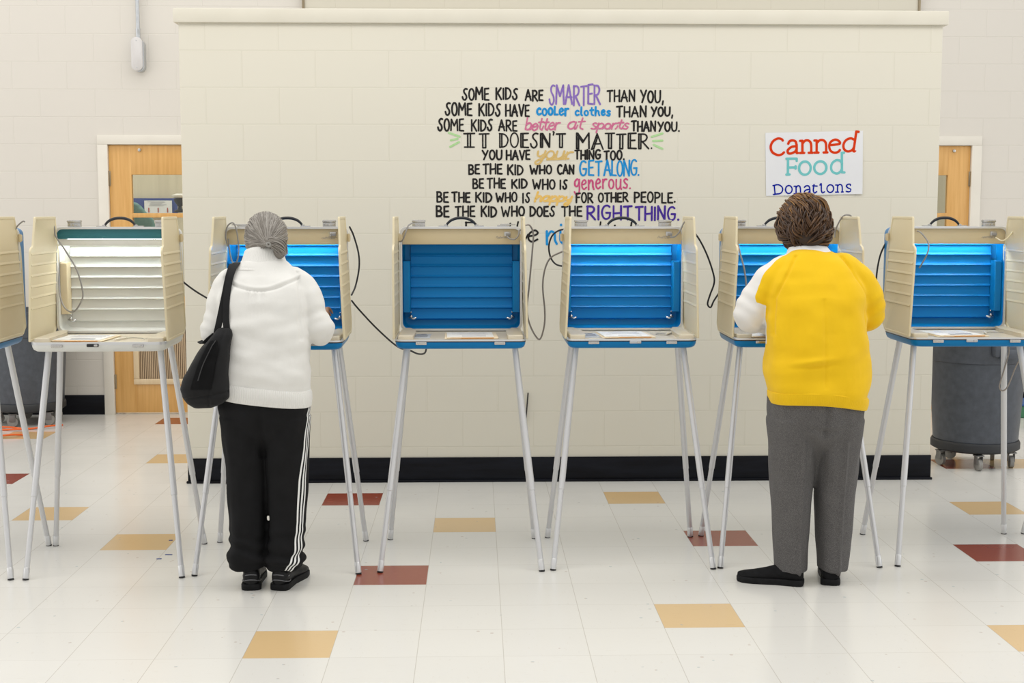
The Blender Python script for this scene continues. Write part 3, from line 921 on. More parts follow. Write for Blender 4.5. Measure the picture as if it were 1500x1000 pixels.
# leads hanging between the booths
def cord(label, pts, mat=M_CORD, r=0.0042):
    o = tube_obj('power_cord', [P(*p) for p in pts], r, mat, None, 8, 6)
    tag(o, label, 'cord', 'power cords between the booths')
cord('black power cord from the white booth to the booth of the woman in white', [(262, 405, 6.25), (270, 414, 6.34), (286, 426, 6.36), (304, 437, 6.36), (325, 450, 6.34)])
cord('black power cord curving down beside the booth of the woman in white', [(512, 332, 6.31), (518, 345, 6.35), (525, 370, 6.36), (526, 392, 6.36), (521, 418, 6.35), (515, 432, 6.3)])
cord('black power cord running down to the left edge of the unlit booth', [(515, 440, 6.32), (523, 450, 6.35), (545, 474, 6.36), (568, 496, 6.34), (585, 509, 6.3), (598, 512, 6.27), (612, 518, 6.22), (622, 517, 6.16), (625, 508, 6.1)])
cord('grey brown power cord in a long loop right of the unlit booth', [(768, 330, 6.3), (776, 330, 6.33), (781, 342, 6.36), (780, 365, 6.37), (775, 420, 6.37), (772, 455, 6.37), (778, 480, 6.37), (790, 497, 6.37), (797, 478, 6.37), (798, 455, 6.37), (795, 420, 6.37), (798, 395, 6.37), (806, 378, 6.36), (820, 370, 6.32), (832, 366, 6.3)], M_TAUPECORD)
cord('black power cord in a small curl left of the lit booth at right of centre', [(832, 336, 6.3), (820, 337, 6.33), (809, 345, 6.36), (804, 360, 6.37), (806, 375, 6.37), (812, 385, 6.35), (820, 389, 6.33), (832, 390, 6.3)])
cord('black power cord with a hanging loop left of the booth of the person in yellow', [(1012, 335, 6.31), (1024, 350, 6.35), (1036, 374, 6.37), (1045, 401, 6.37), (1046, 415, 6.36), (1040, 432, 6.36), (1036.5, 445, 6.36), (1041, 450, 6.36), (1046, 440, 6.35), (1056, 425, 6.3)])
cord('black power cord hanging between the yellow sleeve and the next booth', [(1304, 345, 6.28), (1298, 355, 6.32), (1290, 372, 6.35), (1285, 395, 6.36), (1283, 420, 6.36), (1282, 440, 6.36)])
cord('taupe power cord in a loop under the booth by the right bin', [(1478, 508, 6.15), (1477, 520, 6.15), (1467, 554, 6.15), (1464, 566, 6.15), (1468, 572, 6.15), (1476, 566, 6.15), (1489, 535, 6.15), (1500, 518, 6.15), (1515, 508, 6.18)], M_TAUPECORD, 0.0036)

# papers on the desks
def ballot(cx, cy, brz, x, y, rz, label, folded=False, sheetx=0.0):
    M = Matrix.Translation((cx, cy, 0)) @ Matrix.Rotation(brz, 4, 'Z')
    p = M @ Vector((x, y, 0.9985))
    root = thing('folder', label, 'folder', p, brz + rz, 'ballot folders on the desks')
    bm = bmesh.new()
    box(bm, (0, 0, 0.0012), (0.232, 0.262, 0.0024), 0.0006)
    finish('folder_back', bm, M_MANILA, root)
    bm = bmesh.new(); box(bm, (0.004, -0.004, 0.0036), (0.226, 0.256, 0.0022), 0.0006, rz=R(1.2))
    finish('folder_front', bm, M_MANILA, root)
    o = box_obj('folder_edge', (0.004, -0.1315, 0.0035), (0.19, 0.003, 0.0036), M_ORANGECARD, root, 0.0005)
    b = thing('ballot_sheet', label.replace('manila folder', 'white printed sheet on the folder'), 'paper', p + Vector((0, 0, 0.0050)), brz + rz + R(0.8), 'ballot sheets on the folders')
    bm = bmesh.new(); box(bm, (-0.004, 0.006, 0.0012), (0.205, 0.225, 0.0014), 0.0004)
    finish('sheet', bm, M_PAPER, b)
    bm = bmesh.new()
    for k in range(7):
        box(bm, (-0.004 + (0.012 if k % 3 else 0), 0.098 - 0.017 * k, 0.0021), (0.16 - 0.02 * (k % 3), 0.004, 0.0004))
    finish('print_lines', bm, M_INKLIGHT, b)
    bm = bmesh.new(); box(bm, (0.012, -0.068, 0.0021), (0.105, 0.030, 0.0004))
    finish('print_block', bm, M_INK if folded else M_INKLIGHT, b)
BO = [(-1.612, 5.945, R(1.4)), (-0.862, 5.985, R(0.8)), (-0.067, 6.015, 0), (0.682, 6.03, 0), (1.418, 6.04, R(-0.6)), (2.203, 6.05, R(-0.6))]
ballot(*BO[0], -0.092, -0.045, R(-5), 'manila folder on the desk of the white booth', True)
ballot(*BO[1], 0.02, -0.02, 0.0, 'manila folder on the desk before the woman in white')
ballot(*BO[2], 0.044, -0.03, R(1), 'manila folder on the desk of the unlit booth', False)
ballot(*BO[3], -0.017, -0.03, R(3), 'manila folder on the desk just right of the unlit booth')
ballot(*BO[4], -0.12, -0.03, R(8), 'manila folder on the desk before the person in yellow')
ballot(*BO[5], -0.052, -0.03, R(5), 'manila folder on the desk of the booth by the right bin', True)

# pens on their leads
def desk_pen(b, pts, pen, label):
    M = Matrix.Translation((b[0], b[1], 0)) @ Matrix.Rotation(b[2], 4, 'Z')
    root = thing('pen', label, 'pen', M @ Vector((pen[0][0], pen[0][1], 0.9985)), 0, 'pens tied to the booths')
    Mi = Matrix.Translation(root.location).inverted() @ M
    a, c = Mi @ Vector((*pen[0], 1.0035)), Mi @ Vector((*pen[1], 1.0035))
    bm = bmesh.new(); tube(bm, [a, a + (c - a) * 0.12, c], [0.0012, 0.0042, 0.0042], 10); finish('pen_barrel', bm, M_FRAME, root)
    bm = bmesh.new(); tube(bm, [Mi @ Vector((x, y, 1.0)) for x, y in pts], 0.0011, 6, 6); finish('pen_lead', bm, M_GREYCORD, root)
desk_pen(BO[0], [(0.075, -0.06), (0.10, -0.02), (0.15, -0.04), (0.17, -0.075), (0.19, -0.03), (0.21, 0.05)], ((0.055, -0.14), (0.085, -0.05)), 'white pen with a thin lead beside the folder in the white booth')
desk_pen(BO[3], [(0.19, 0.0), (0.15, 0.04), (0.13, 0.0), (0.17, -0.05), (0.20, 0.02), (0.215, 0.08)], ((0.17, -0.03), (0.215, 0.07)), 'pen with a curled lead on the desk right of the unlit booth')
desk_pen(BO[5], [(0.12, 0.03), (0.16, 0.05), (0.20, 0.02), (0.25, 0.06)], ((0.10, -0.05), (0.12, 0.03)), 'pen with a thin lead on the desk by the right bin')

# ------------------------------------------------------------------ lettering
def arc(cx, cy, rx, ry, a0, a1, n=14):
    return [(cx + rx * math.cos(R(a0 + (a1 - a0) * k / n)), cy + ry * math.sin(R(a0 + (a1 - a0) * k / n))) for k in range(n + 1)]
def sm(*pts): return [(p.x, p.y) for p in crom([Vector((x, y, 0)) for x, y in pts], 5)]

# hand-drawn capitals, one unit tall: width and strokes
CAPS = {
 'A': (.72, [[(0, 0), (.34, 1), (.70, 0)], [(.08, .36), (.66, .36)]]),
 'B': (.58, [[(.02, 1), (.02, 0)], sm((0, .98), (.34, .97), (.48, .78), (.36, .57), (.04, .52)), sm((.04, .52), (.40, .47), (.57, .26), (.42, .04), (.02, .0))]),
 'C': (.60, [sm((.58, .86), (.42, .99), (.16, .90), (.02, .55), (.12, .16), (.36, .0), (.58, .10))]),
 'D': (.62, [[(.03, 1), (.03, 0)], sm((0, 1), (.36, .93), (.60, .60), (.52, .24), (.30, .05), (.02, .0))]),
 'E': (.50, [[(.48, .99), (.03, .96), (.03, .02), (.50, .0)], [(.03, .50), (.42, .53)]]),
 'F': (.50, [[(.03, 0), (.03, .97), (.50, 1)], [(.03, .55), (.42, .57)]]),
 'G': (.68, [sm((.60, .90), (.42, 1), (.16, .90), (.02, .50), (.14, .10), (.38, .0), (.60, .14), (.64, .46)), [(.34, .46), (.66, .46)]]),
 'H': (.62, [[(.03, 1), (.03, 0)], [(.60, 1), (.60, 0)], [(.03, .45), (.60, .50)]]),
 'I': (.10, [[(.05, 1), (.05, 0)]]),
 'K': (.60, [[(.03, 1), (.03, 0)], [(.56, 1), (.05, .45)], [(.18, .58), (.60, 0)]]),
 'L': (.48, [[(.03, 1), (.03, .02), (.48, .0)]]),
 'M': (.82, [[(.0, 0), (.06, 1), (.40, .42), (.74, 1), (.80, 0)]]),
 'N': (.66, [[(.03, 0), (.03, 1), (.60, 0), (.62, 1)]]),
 'O': (.60, [arc(.30, .5, .29, .5, 90, 450, 22)]),
 'P': (.56, [[(.03, 0), (.03, 1)], sm((0, .98), (.36, .97), (.54, .76), (.40, .52), (.04, .45))]),
 'R': (.62, [[(.03, 0), (.03, 1)], sm((0, .98), (.38, .97), (.54, .77), (.40, .54), (.06, .46)), [(.20, .46), (.62, 0)]]),
 'S': (.56, [sm((.54, .96), (.36, .99), (.18, .86), (.20, .66), (.42, .42), (.46, .18), (.28, .0), (.08, .08), (.0, .28))]),
 'T': (.60, [[(0, .96), (.60, 1)], [(.30, .97), (.30, 0)]]),
 'U': (.62, [sm((.03, 1), (.02, .42), (.12, .08), (.32, .0), (.54, .14), (.60, .5), (.60, 1))]),
 'V': (.62, [[(0, 1), (.32, 0), (.62, 1)]]),
 'W': (.92, [[(0, 1), (.22, 0), (.45, .62), (.68, 0), (.90, 1)]]),
 'Y': (.62, [[(0, 1), (.32, .48)], [(.62, 1), (.16, 0)]]),
 '.': (.10, [[(.05, .03), (.06, .05)]]), ',': (.14, [[(.10, .10), (.04, -.22)]]), "'": (.14, [[(.05, 1.06), (.12, 1.02), (.06, .84)]]),
 # outlined stems of the big line
 'i2': (.74, [[(0, .98), (.72, 1)], [(.04, .02), (.70, .02)], [(.26, 1), (.26, 0)], [(.44, 1), (.44, 0)]]),
 't2': (.66, [[(0, .98), (.66, 1)], [(.24, .97), (.24, 0), (.44, 0), (.44, .97)]]),
 'd2': (.66, [[(.03, 1), (.03, 0)], [(.18, .98), (.18, .02)], sm((0, 1), (.40, .93), (.64, .60), (.54, .20), (.34, .05), (.02, .0))]),
 'e2': (.60, [[(.58, 1), (.03, .98), (.03, .02), (.60, .0)], [(.18, .98), (.18, .02)], [(.18, .52), (.50, .54)]]),
 'n2': (.76, [[(.17, 0), (.03, 0), (.03, 1), (.17, 1), (.17, 0)], [(.10, 1), (.66, 0)], [(.20, 1), (.70, .10)], [(.72, 1), (.70, 0)]]),
 'm2': (.94, [[(.16, .72), (.16, 0), (.02, 0), (.02, 1), (.46, .40), (.90, 1), (.92, 0)], [(.10, 1), (.46, .55)]]),
 'a2': (.84, [[(0, 0), (.40, 1), (.84, 0)], [(.16, .04), (.44, .80)], [(0, 0), (.16, .04)], [(.22, .34), (.66, .36)]]),
 'r2': (.74, [[(.03, 0), (.03, 1)], [(.18, .98), (.18, 0), (.03, 0)], sm((0, .98), (.46, .97), (.62, .77), (.48, .54), (.18, .46)), [(.30, .46), (.74, 0)]]),
}
# lower-case letters, one unit = height of an ascender; x-height .6
LOW = {
 'a': (.50, [sm((.42, .50), (.26, .58), (.06, .44), (.04, .16), (.20, .02), (.38, .14), (.43, .54)), sm((.43, .54), (.41, .16), (.50, .02))]),
 'b': (.46, [[(.04, 1), (.05, .02)], sm((.06, .40), (.26, .56), (.44, .40), (.38, .08), (.20, .0), (.05, .10))]),
 'c': (.40, [sm((.38, .50), (.22, .58), (.05, .40), (.05, .16), (.20, .02), (.40, .10))]),
 'd': (.50, [sm((.42, .46), (.26, .56), (.06, .42), (.04, .14), (.20, .02), (.38, .14)), [(.45, 1), (.43, .20), (.50, .02)]]),
 'e': (.42, [sm((.04, .28), (.30, .34), (.38, .46), (.24, .58), (.06, .42), (.06, .14), (.22, .0), (.42, .12))]),
 'g': (.46, [sm((.40, .50), (.24, .58), (.06, .42), (.08, .20), (.24, .16), (.38, .30), (.42, .56)), sm((.42, .56), (.44, .0), (.36, -.28), (.16, -.32), (.02, -.16))]),
 'h': (.48, [[(.06, 1), (.03, .0)], sm((.04, .30), (.22, .55), (.38, .48), (.40, .20), (.48, .02))]),
 'i': (.20, [sm((.06, .56), (.06, .16), (.18, .02)), [(.08, .82), (.09, .84)]]),
 'k': (.46, [[(.05, 1), (.04, 0)], [(.40, .56), (.08, .24), (.44, 0)]]),
 'l': (.20, [sm((.08, 1), (.06, .2), (.16, .0))]),
 'L': (.36, [[(.06, .72), (.05, .02), (.36, .02)]]),
 'n': (.48, [[(.04, .58), (.05, .0)], sm((.06, .34), (.22, .57), (.38, .48), (.40, .20), (.48, .02))]),
 'o': (.46, [arc(.23, .29, .20, .28, 60, 420, 20)]),
 'p': (.46, [[(.05, .58), (.04, -.38)], sm((.06, .42), (.26, .57), (.43, .40), (.38, .10), (.20, .02), (.06, .12))]),
 'r': (.38, [[(.05, .56), (.06, .0)], sm((.06, .34), (.18, .54), (.36, .56))]),
 's': (.38, [sm((.36, .52), (.22, .59), (.08, .48), (.18, .32), (.34, .20), (.26, .02), (.02, .06))]),
 't': (.36, [sm((.18, .92), (.16, .20), (.34, .02)), [(.0, .62), (.36, .66)]]),
 'u': (.48, [sm((.05, .57), (.05, .16), (.18, .02), (.38, .16), (.42, .57)), sm((.42, .57), (.41, .14), (.48, .02))]),
 'y': (.46, [sm((.04, .56), (.08, .26), (.24, .18), (.40, .34)), sm((.44, .58), (.40, .0), (.28, -.36), (.10, -.38), (.08, -.20), (.46, .10))]),
 '.': (.12, [[(.05, .03), (.07, .05)]]), ' ': (.30, []), 'B': CAPS['B'],
}
SC = {'j': 0}
def ribbon(bm, pts, w, z0, z1):
    """flat marker stroke with round ends in the (x, z) plane"""
    ps = [Vector((p[0], p[1])) for p in pts]
    ps = [p for i, p in enumerate(ps) if i == 0 or (p - ps[i - 1]).length > 1e-5]
    if len(ps) < 2: ps.append(ps[0] + Vector((1e-4, 0)))
    for i in range(1, len(ps) - 1):      # a sharp turn of the marker starts a new stroke
        if (ps[i] - ps[i - 1]).normalized().dot((ps[i + 1] - ps[i]).normalized()) < 0.55:
            ribbon(bm, ps[:i + 1], w, z0, z1); ribbon(bm, ps[i:], w, z0, z1)
            return
    L, Rr = [], []
    h = w / 2
    for i, p in enumerate(ps):
        d0 = (ps[i] - ps[i - 1]).normalized() if i else None
        d1 = (ps[i + 1] - ps[i]).normalized() if i < len(ps) - 1 else None
        t = ((d0 or d1) + (d1 or d0))
        t = t.normalized() if t.length > 0.2 else (d1 or d0)
        nrm = Vector((-t.y, t.x))
        k = 1.0
        if d0 and d1: k = min(1.5, 1 / max(0.5, (1 + d0.dot(d1)) / 2) ** 0.5)
        L.append(p + nrm * h * k); Rr.append(p - nrm * h * k)
    ta = (ps[1] - ps[0]).normalized(); tb = (ps[-1] - ps[-2]).normalized()
    def cap(p, t, s):
        n = Vector((-t.y, t.x))
        return [p + (n * math.cos(a) * s + t * math.sin(a)) * h for a in (R(35), R(90), R(145))]
    closed = len(ps) > 5 and (ps[0] - ps[-1]).length < w * 0.2
    e = cap(ps[-1], tb, 1); s = cap(ps[0], -ta, 1)
    SC['j'] += 1
    y = z1 - 0.00001 * (SC['j'] % 40)
    if closed:
        L[-1], Rr[-1] = L[0], Rr[0]
    q = 0.00003 / len(L)
    vl = [bm.verts.new((v.x, y - q * i, v.y)) for i, v in enumerate(L)]; vr = [bm.verts.new((v.x, y - q * i, v.y)) for i, v in enumerate(Rr)]
    bl = [bm.verts.new((v.x, z0, v.y)) for v in L]; br = [bm.verts.new((v.x, z0, v.y)) for v in Rr]
    for i in range(len(L) - 1):
        bm.faces.new((vl[i], vl[i + 1], vr[i + 1], vr[i]))
        bm.faces.new((vl[i], bl[i], bl[i + 1], vl[i + 1])); bm.faces.new((vr[i], vr[i + 1], br[i + 1], br[i]))
    if closed: return
    for pts_, a, b, c, d in ((e, vl[-1], vr[-1], bl[-1], br[-1]), (s, vr[0], vl[0], br[0], bl[0])):
        t = [bm.verts.new((v.x, y, v.y)) for v in pts_]; u = [bm.verts.new((v.x, z0, v.y)) for v in pts_]
        bm.faces.new([a] + t + [b])
        ch, cu = [a] + t + [b], [c] + u + [d]
        for i in range(len(ch) - 1): bm.faces.new((ch[i], cu[i], cu[i + 1], ch[i + 1]))

def write(bm, glyphs, table, box_, w, gap, seed=0, link=False, slant=0.0, y=(0, -0.0015), to=None):
    """glyphs drawn into box_ = (x0, x1, base, top)"""
    rnd = random.Random(seed)
    tot = sum(table[g][0] for g in glyphs) + gap * (len(glyphs) - 1)
    x0, x1, zb, zt = box_
    sx, sz = (x1 - x0) / tot, (zt - zb)
    x = 0.0
    for g in glyphs:
        wd, strokes = table[g]
        dz = rnd.uniform(-.04, .04); k = rnd.uniform(.95, 1.04)
        for st in strokes:
            ribbon(bm, [to(x0 + (x + px + slant * pz) * sx, zb + (pz * k + dz) * sz) for px, pz in st], w * rnd.uniform(.9, 1.1), y[0], y[1])
        if link and g not in ('.', ' ') and x + wd < tot - .01:
            ribbon(bm, [to(x0 + (x + wd - .06 + q * (gap + .12)) * sx, zb + (.04 + .3 * q * q) * sz) for q in (0, .5, 1)], w * .9, y[0], y[1])
        x += wd + gap

# wall drawing: positions in image pixels, mapped through the camera onto the face of the block wall at 3.9 mm each
A0 = P(640, 140, PY); A1 = P(1000, 140, PY); A2 = P(820, 350, PY); A3 = P(820, 120, PY)
def wall(u, v):
    return (A0.x + (u - 640) * (A1.x - A0.x) / 360.0, A3.z + (v - 120) * (A2.z - A3.z) / 230.0)
mural = thing('wall_lettering', 'hand-lettered wall quote in black and coloured marker on the block wall', 'wall lettering', (0, PY, 0))
def ink(n, c, c2): return mottled(n, c, c2, 0.7, 60, spec=0.1)
K = ink('black_marker', (0.012, 0.011, 0.011), (0.035, 0.032, 0.030)); PUR = ink('lilac_marker', (0.20, 0.12, 0.42), (0.29, 0.19, 0.50)); BLU = ink('blue_marker', (0.01, 0.22, 0.56), (0.03, 0.30, 0.62))
PNK = ink('pink_marker', (0.56, 0.13, 0.25), (0.62, 0.21, 0.33)); GOL = ink('gold_marker', (0.62, 0.41, 0.13), (0.66, 0.48, 0.20)); YEL = ink('yellow_marker', (0.80, 0.47, 0.08), (0.76, 0.54, 0.22))
GRN = ink('green_marker', (0.36, 0.62, 0.25), (0.46, 0.66, 0.36)); ROS = ink('crimson_marker', (0.50, 0.05, 0.16), (0.58, 0.12, 0.24)); IND = ink('violet_marker', (0.045, 0.018, 0.24), (0.09, 0.045, 0.32))
U = abs(A1.x - A0.x) / 360.0
SEED = [3]
def line(name, mat, *words):
    for wd in words:                     # every word is a part of its own
        bm = bmesh.new()
        txt, x0, x1, top, base = wd[:5]
        opt = wd[5] if len(wd) > 5 else {}
        SEED[0] += 1
        inset = opt.get('w', 2.6) / 2
        write(bm, opt.get('g', list(txt)), opt.get('t', CAPS), (x0 + inset, x1 - inset, base - inset * .8, top + inset * .8), opt.get('w', 2.6) * U,
              opt.get('gap', .20), SEED[0], opt.get('link', False), opt.get('slant', 0.0), to=wall)
        finish(name, bm, mat, mural, smooth=False)
lw = dict(t=LOW, gap=.12)
sc = dict(t=LOW, gap=.05, link=True, slant=.18, w=2.4)
line('black_word', K, ('SOME', 676, 717, 128, 147), ('KIDS', 725, 759, 128.5, 146.5), ('ARE', 768, 796, 131, 148), ('THAN', 888, 931, 130.5, 149), ('YOU,', 937, 973, 131, 150))
line('coloured_word', PUR, ('SMARTER', 803, 880, 123, 154, dict(w=2.7, gap=.14)))
line('black_word', K, ('SOME', 651, 692, 149.5, 169.5), ('KIDS', 700, 734, 151, 170), ('HAVE', 739, 776, 152, 170.5), ('THAN', 902, 948, 154, 171), ('YOU,', 953, 987, 155, 170))
line('coloured_word', BLU, ('cooler', 784.5, 834, 150, 169.5, dict(t=LOW, gap=.14, g=list('cooLer'), w=3.0)), ('clothes', 841, 895, 155, 169.5, dict(t=LOW, gap=.20, w=2.8)))
line('black_word', K, ('SOME', 640, 680, 173, 192), ('KIDS', 689, 722, 174, 192), ('ARE', 729, 758, 175, 192), ('THAN', 924, 962, 176, 192), ('YOU.', 963, 997, 177, 192))
line('coloured_word', PNK, ('better', 767, 820, 171, 191, sc), ('at', 829, 855, 170, 190, sc), ('sports', 864, 921, 173, 189.5, sc))
line('black_word', K, ('IT', 678, 717, 194.5, 216, dict(g=['i2', 't2'], gap=.3, w=2.3)), ("DOESN'T", 730, 829, 194, 216.5, dict(g=['d2', 'O', 'e2', 'S', 'n2', "'", 't2'], gap=.16, w=2.3)),
     ('MATTER.', 843, 957, 194, 218, dict(g=['m2', 'a2', 't2', 't2', 'e2', 'r2', '.'], gap=.16, w=2.3)))
for a, b in (((657, 194), (673, 199.5)), ((660, 205), (670, 202.5)), ((659, 214.5), (672, 207.5)), ((955, 199.5), (971, 194.5)), ((957, 205.5), (971, 205)), ((958, 211), (971, 217))):
    bm = bmesh.new(); ribbon(bm, [wall(*a), wall(*b)], 3.0 * U, 0, -0.0015); finish('green_dash', bm, GRN, mural, smooth=False)
line('black_word', K, ('YOU', 705, 736, 218, 233.5), ('HAVE', 740, 777, 218.5, 234), ('THING', 841, 881, 218, 233), ('TOO.', 884, 916, 218.5, 234))
bm = bmesh.new()
write(bm, list('your'), LOW, (784, 837, 232, 213), 2.7 * U, .06, 5, True, .2, to=wall)
ribbon(bm, [wall(801, 233), wall(818, 232.4), wall(833, 231.5)], 2.6 * U, 0, -0.0015)
finish('coloured_word', bm, GOL, mural, smooth=False)
line('black_word', K, ('BE', 685, 703, 239, 255), ('THE', 706, 736, 239, 255), ('KID', 742, 767, 240, 256), ('WHO', 775, 809, 241, 255), ('CAN', 815.5, 842, 240, 255))
line('coloured_word', BLU, ('GET', 848, 883, 233.5, 257.5, dict(w=2.6)), ('ALONG.', 884, 938, 233, 257.5, dict(w=2.6, gap=.12)))
line('black_word', K, ('BE', 691, 709, 260, 276), ('THE', 712, 741, 260, 276), ('KID', 748, 773, 261, 276), ('WHO', 779, 814, 261, 277), ('IS', 819, 832, 262, 277, dict(gap=.32)))
line('coloured_word', ROS, ('generous.', 840, 926, 250, 277, dict(t=LOW, gap=.14, w=2.5)))
line('black_word', K, ('BE', 638, 657, 279, 296, dict(w=2.8)), ('THE', 660, 689, 280, 296), ('KID', 695, 721, 280, 296), ('WHO', 725, 758, 281, 296), ('IS', 764, 777, 281, 297, dict(gap=.32)), ('FOR', 843, 870, 281, 297), ('OTHER', 876, 922, 281, 296), ('PEOPLE.', 929, 992, 280, 297))
line('coloured_word', YEL, ('happy', 781, 838, 280, 296, dict(t=LOW, gap=.06, link=True, slant=.2, w=3.2)))
line('black_word', K, ('BE', 637, 658, 300, 318, dict(w=2.8)), ('THE', 665, 696, 301, 318), ('KID', 703, 728, 301, 318), ('WHO', 733, 769, 301, 317), ('DOES', 775, 814, 301, 317), ('THE', 822, 854, 301, 317))
line('coloured_word', IND, ('RIGHT', 859, 928, 300, 322, dict(w=3.0)), ('THING.', 931, 998, 301, 323, dict(w=3.0)))
line('black_word', K, ('Be', 680, 722, 324, 355, dict(t=LOW, gap=.12, w=2.4)), ('the', 734, 788, 323, 354, dict(t=LOW, gap=.06, link=True, slant=.15, w=2.6)), ('kid.', 874, 934, 324, 355, dict(t=LOW, gap=.1, slant=.1, w=2.4)))
line('coloured_word', BLU, ('nice', 798, 862, 322, 359, dict(t=LOW, gap=.10, w=3.4)))

# paper sign
sa, sb, sd, se = P(1121, 194.5, PY), P(1264, 191.5, PY), P(1262.5, 284, PY), P(1122, 287, PY)
sign = thing('paper_sign', 'white paper sign reading Canned Food Donations taped on the block wall', 'sign', (sa.x, PY - 0.001, se.z))
o3 = Vector(sign.location)
bm = bmesh.new()
nx, nz = 14, 8
def sheet(y_off):
    g = []
    for i in range(nx + 1):
        col = []
        for j in range(nz + 1):
            s, t = i / nx, j / nz
            p = (se * (1 - s) + sd * s) * (1 - t) + (sa * (1 - s) + sb * s) * t - o3
            p.y = -0.0005 - 0.006 * math.sin(PI * s) ** 2 * (0.5 + 0.5 * (1 - t)) - (0.010 * max(0, s - .8) / .2 * (1 - t)) + y_off
            col.append(bm.verts.new(p))
        g.append(col)
    return g
ga, gb2 = sheet(0.0), sheet(-0.0008)
for g in (ga, gb2):
    for i in range(nx):
        for j in range(nz): bm.faces.new((g[i][j], g[i + 1][j], g[i + 1][j + 1], g[i][j + 1]))
rim = [(i, 0) for i in range(nx)] + [(nx, j) for j in range(nz)] + [(i, nz) for i in range(nx, 0, -1)] + [(0, j) for j in range(nz, 0, -1)]
for a, b in zip(rim, rim[1:] + rim[:1]):
    bm.faces.new((ga[a[0]][a[1]], ga[b[0]][b[1]], gb2[b[0]][b[1]], gb2[a[0]][a[1]]))
M_SIGN = mottled('sign_paper', (0.76, 0.76, 0.76), (0.72, 0.72, 0.73), 0.5, 4)
finish('sign_sheet', bm, M_SIGN, sign)
def S(px, py):
    """a point of the drawing on the sign (in pixels of an enlarged image crop)"""
    s, t = (px - 15) / 1335.0, (925 - py) / 855.0
    p = (se * (1 - s) + sd * s) * (1 - t) + (sa * (1 - s) + sb * s) * t - o3
    return (p.x, p.z)
def S_y(px, py):
    s, t = (px - 15) / 1335.0, (925 - py) / 855.0
    return -0.0005 - 0.006 * math.sin(PI * s) ** 2 * (0.5 + 0.5 * (1 - t)) - (0.010 * max(0, s - .8) / .2 * (1 - t)) - 0.0008
SU = (sb - sa).length / 1335.0
def sign_word(name, mat, w, strokes):  # strokes are given in pixels of the enlarged image crop
    bm = bmesh.new()
    for st in strokes:
        n0 = len(bm.verts)
        dens = []
        for a, b in zip(st, st[1:]):
            for q in range(4): dens.append((a[0] + (b[0] - a[0]) * q / 4, a[1] + (b[1] - a[1]) * q / 4))
        dens.append(st[-1])
        cx, cy = sum(p[0] for p in st) / len(st), sum(p[1] for p in st) / len(st)
        yy = S_y(cx, cy)
        ribbon(bm, [S(*p) for p in dens], w * SU, yy + 0.0006, yy - 0.0009)
    finish(name, bm, mat, sign, smooth=False)
def n_(x0, xr, top, base, s=18): return [[(x0 - s, top + 8), (x0 + 14, top + 8), (x0 + 14, base)], [(x0 - s, base), (x0 + s + (22 if s > 15 else 14), base)], sm((x0 + 14, top + .27 * (base - top)), (x0 + 14 + .32 * (xr - x0 - 14), top + .04 * (base - top)), (x0 + 14 + .72 * (xr - x0 - 14), top + .05 * (base - top)), (xr - 3, top + .32 * (base - top)), (xr, base)), [(xr - s * (2 if s > 15 else 1), base), (xr + s, base)]]
RED_ = mottled('sign_red', (0.66, 0.045, 0.006), (0.62, 0.040, 0.006), 0.7, 20, spec=0.08); AQU = mottled('sign_aqua', (0.16, 0.50, 0.50), (0.18, 0.53, 0.53), 0.7, 20, spec=0.08); NAV = mottled('sign_navy', (0.003, 0.012, 0.28), (0.005, 0.016, 0.31), 0.7, 20, spec=0.06)
sign_word('sign_word', RED_, 33, [
    sm((252, 180), (235, 160), (185, 150), (120, 185), (86, 255), (105, 330), (180, 373), (235, 365), (268, 338)),
    sm((325, 224), (345, 190), (385, 180), (425, 195), (440, 240)), [(440, 240), (440, 350), (458, 352)], sm((438, 258), (370, 268), (320, 310), (325, 350), (365, 355), (420, 330), (438, 300)),
    *n_(505, 640, 180, 352), *n_(700, 845, 180, 352),
    sm((890, 255), (960, 250), (1032, 236), (1018, 200), (965, 182), (905, 215), (887, 275), (910, 335), (965, 358), (1015, 345), (1035, 322)),
    sm((1235, 190), (1180, 168), (1115, 195), (1083, 255), (1095, 315), (1145, 345), (1205, 325), (1232, 280)), [(1290, 83), (1258, 78), (1222, 345), (1252, 350)]])
sign_word('sign_word', AQU, 33, [
    [(300, 425), (440, 427), (440, 460)], [(322, 425), (318, 640)], [(298, 640), (342, 640)], [(322, 545), (425, 545)], [(425, 530), (425, 562)],
    arc(552, 558, 80, 90, 0, 360, 26), arc(765, 556, 84, 86, 0, 360, 26),
    sm((1065, 500), (1040, 468), (985, 460), (930, 500), (914, 560), (935, 615), (995, 640), (1045, 615), (1065, 580)), [(1092, 360), (1062, 362), (1066, 625), (1102, 628)]])
sign_word('sign_word', NAV, 18, [
    [(112, 785), (130, 783), (140, 900)], [(118, 905), (142, 905)], sm((125, 783), (185, 775), (235, 805), (245, 850), (215, 892), (140, 903)),
    arc(330, 843, 46, 54, 0, 360, 20), *n_(416, 492, 793, 902, 13),
    sm((545, 818), (565, 800), (600, 800), (618, 830), (622, 895), (632, 900)), sm((612, 848), (565, 855), (545, 880), (560, 900), (595, 895), (618, 870)),
    sm((678, 782), (668, 860), (685, 897), (715, 880)), [(660, 800), (722, 805)],
    sm((760, 792), (778, 775), (780, 860), (795, 897), (825, 885)), arc(905, 843, 47, 52, 0, 360, 20), *n_(992, 1074, 788, 892, 13),
    sm((1185, 805), (1180, 790), (1150, 790), (1128, 812), (1150, 838), (1185, 855), (1190, 880), (1160, 892), (1128, 885))])

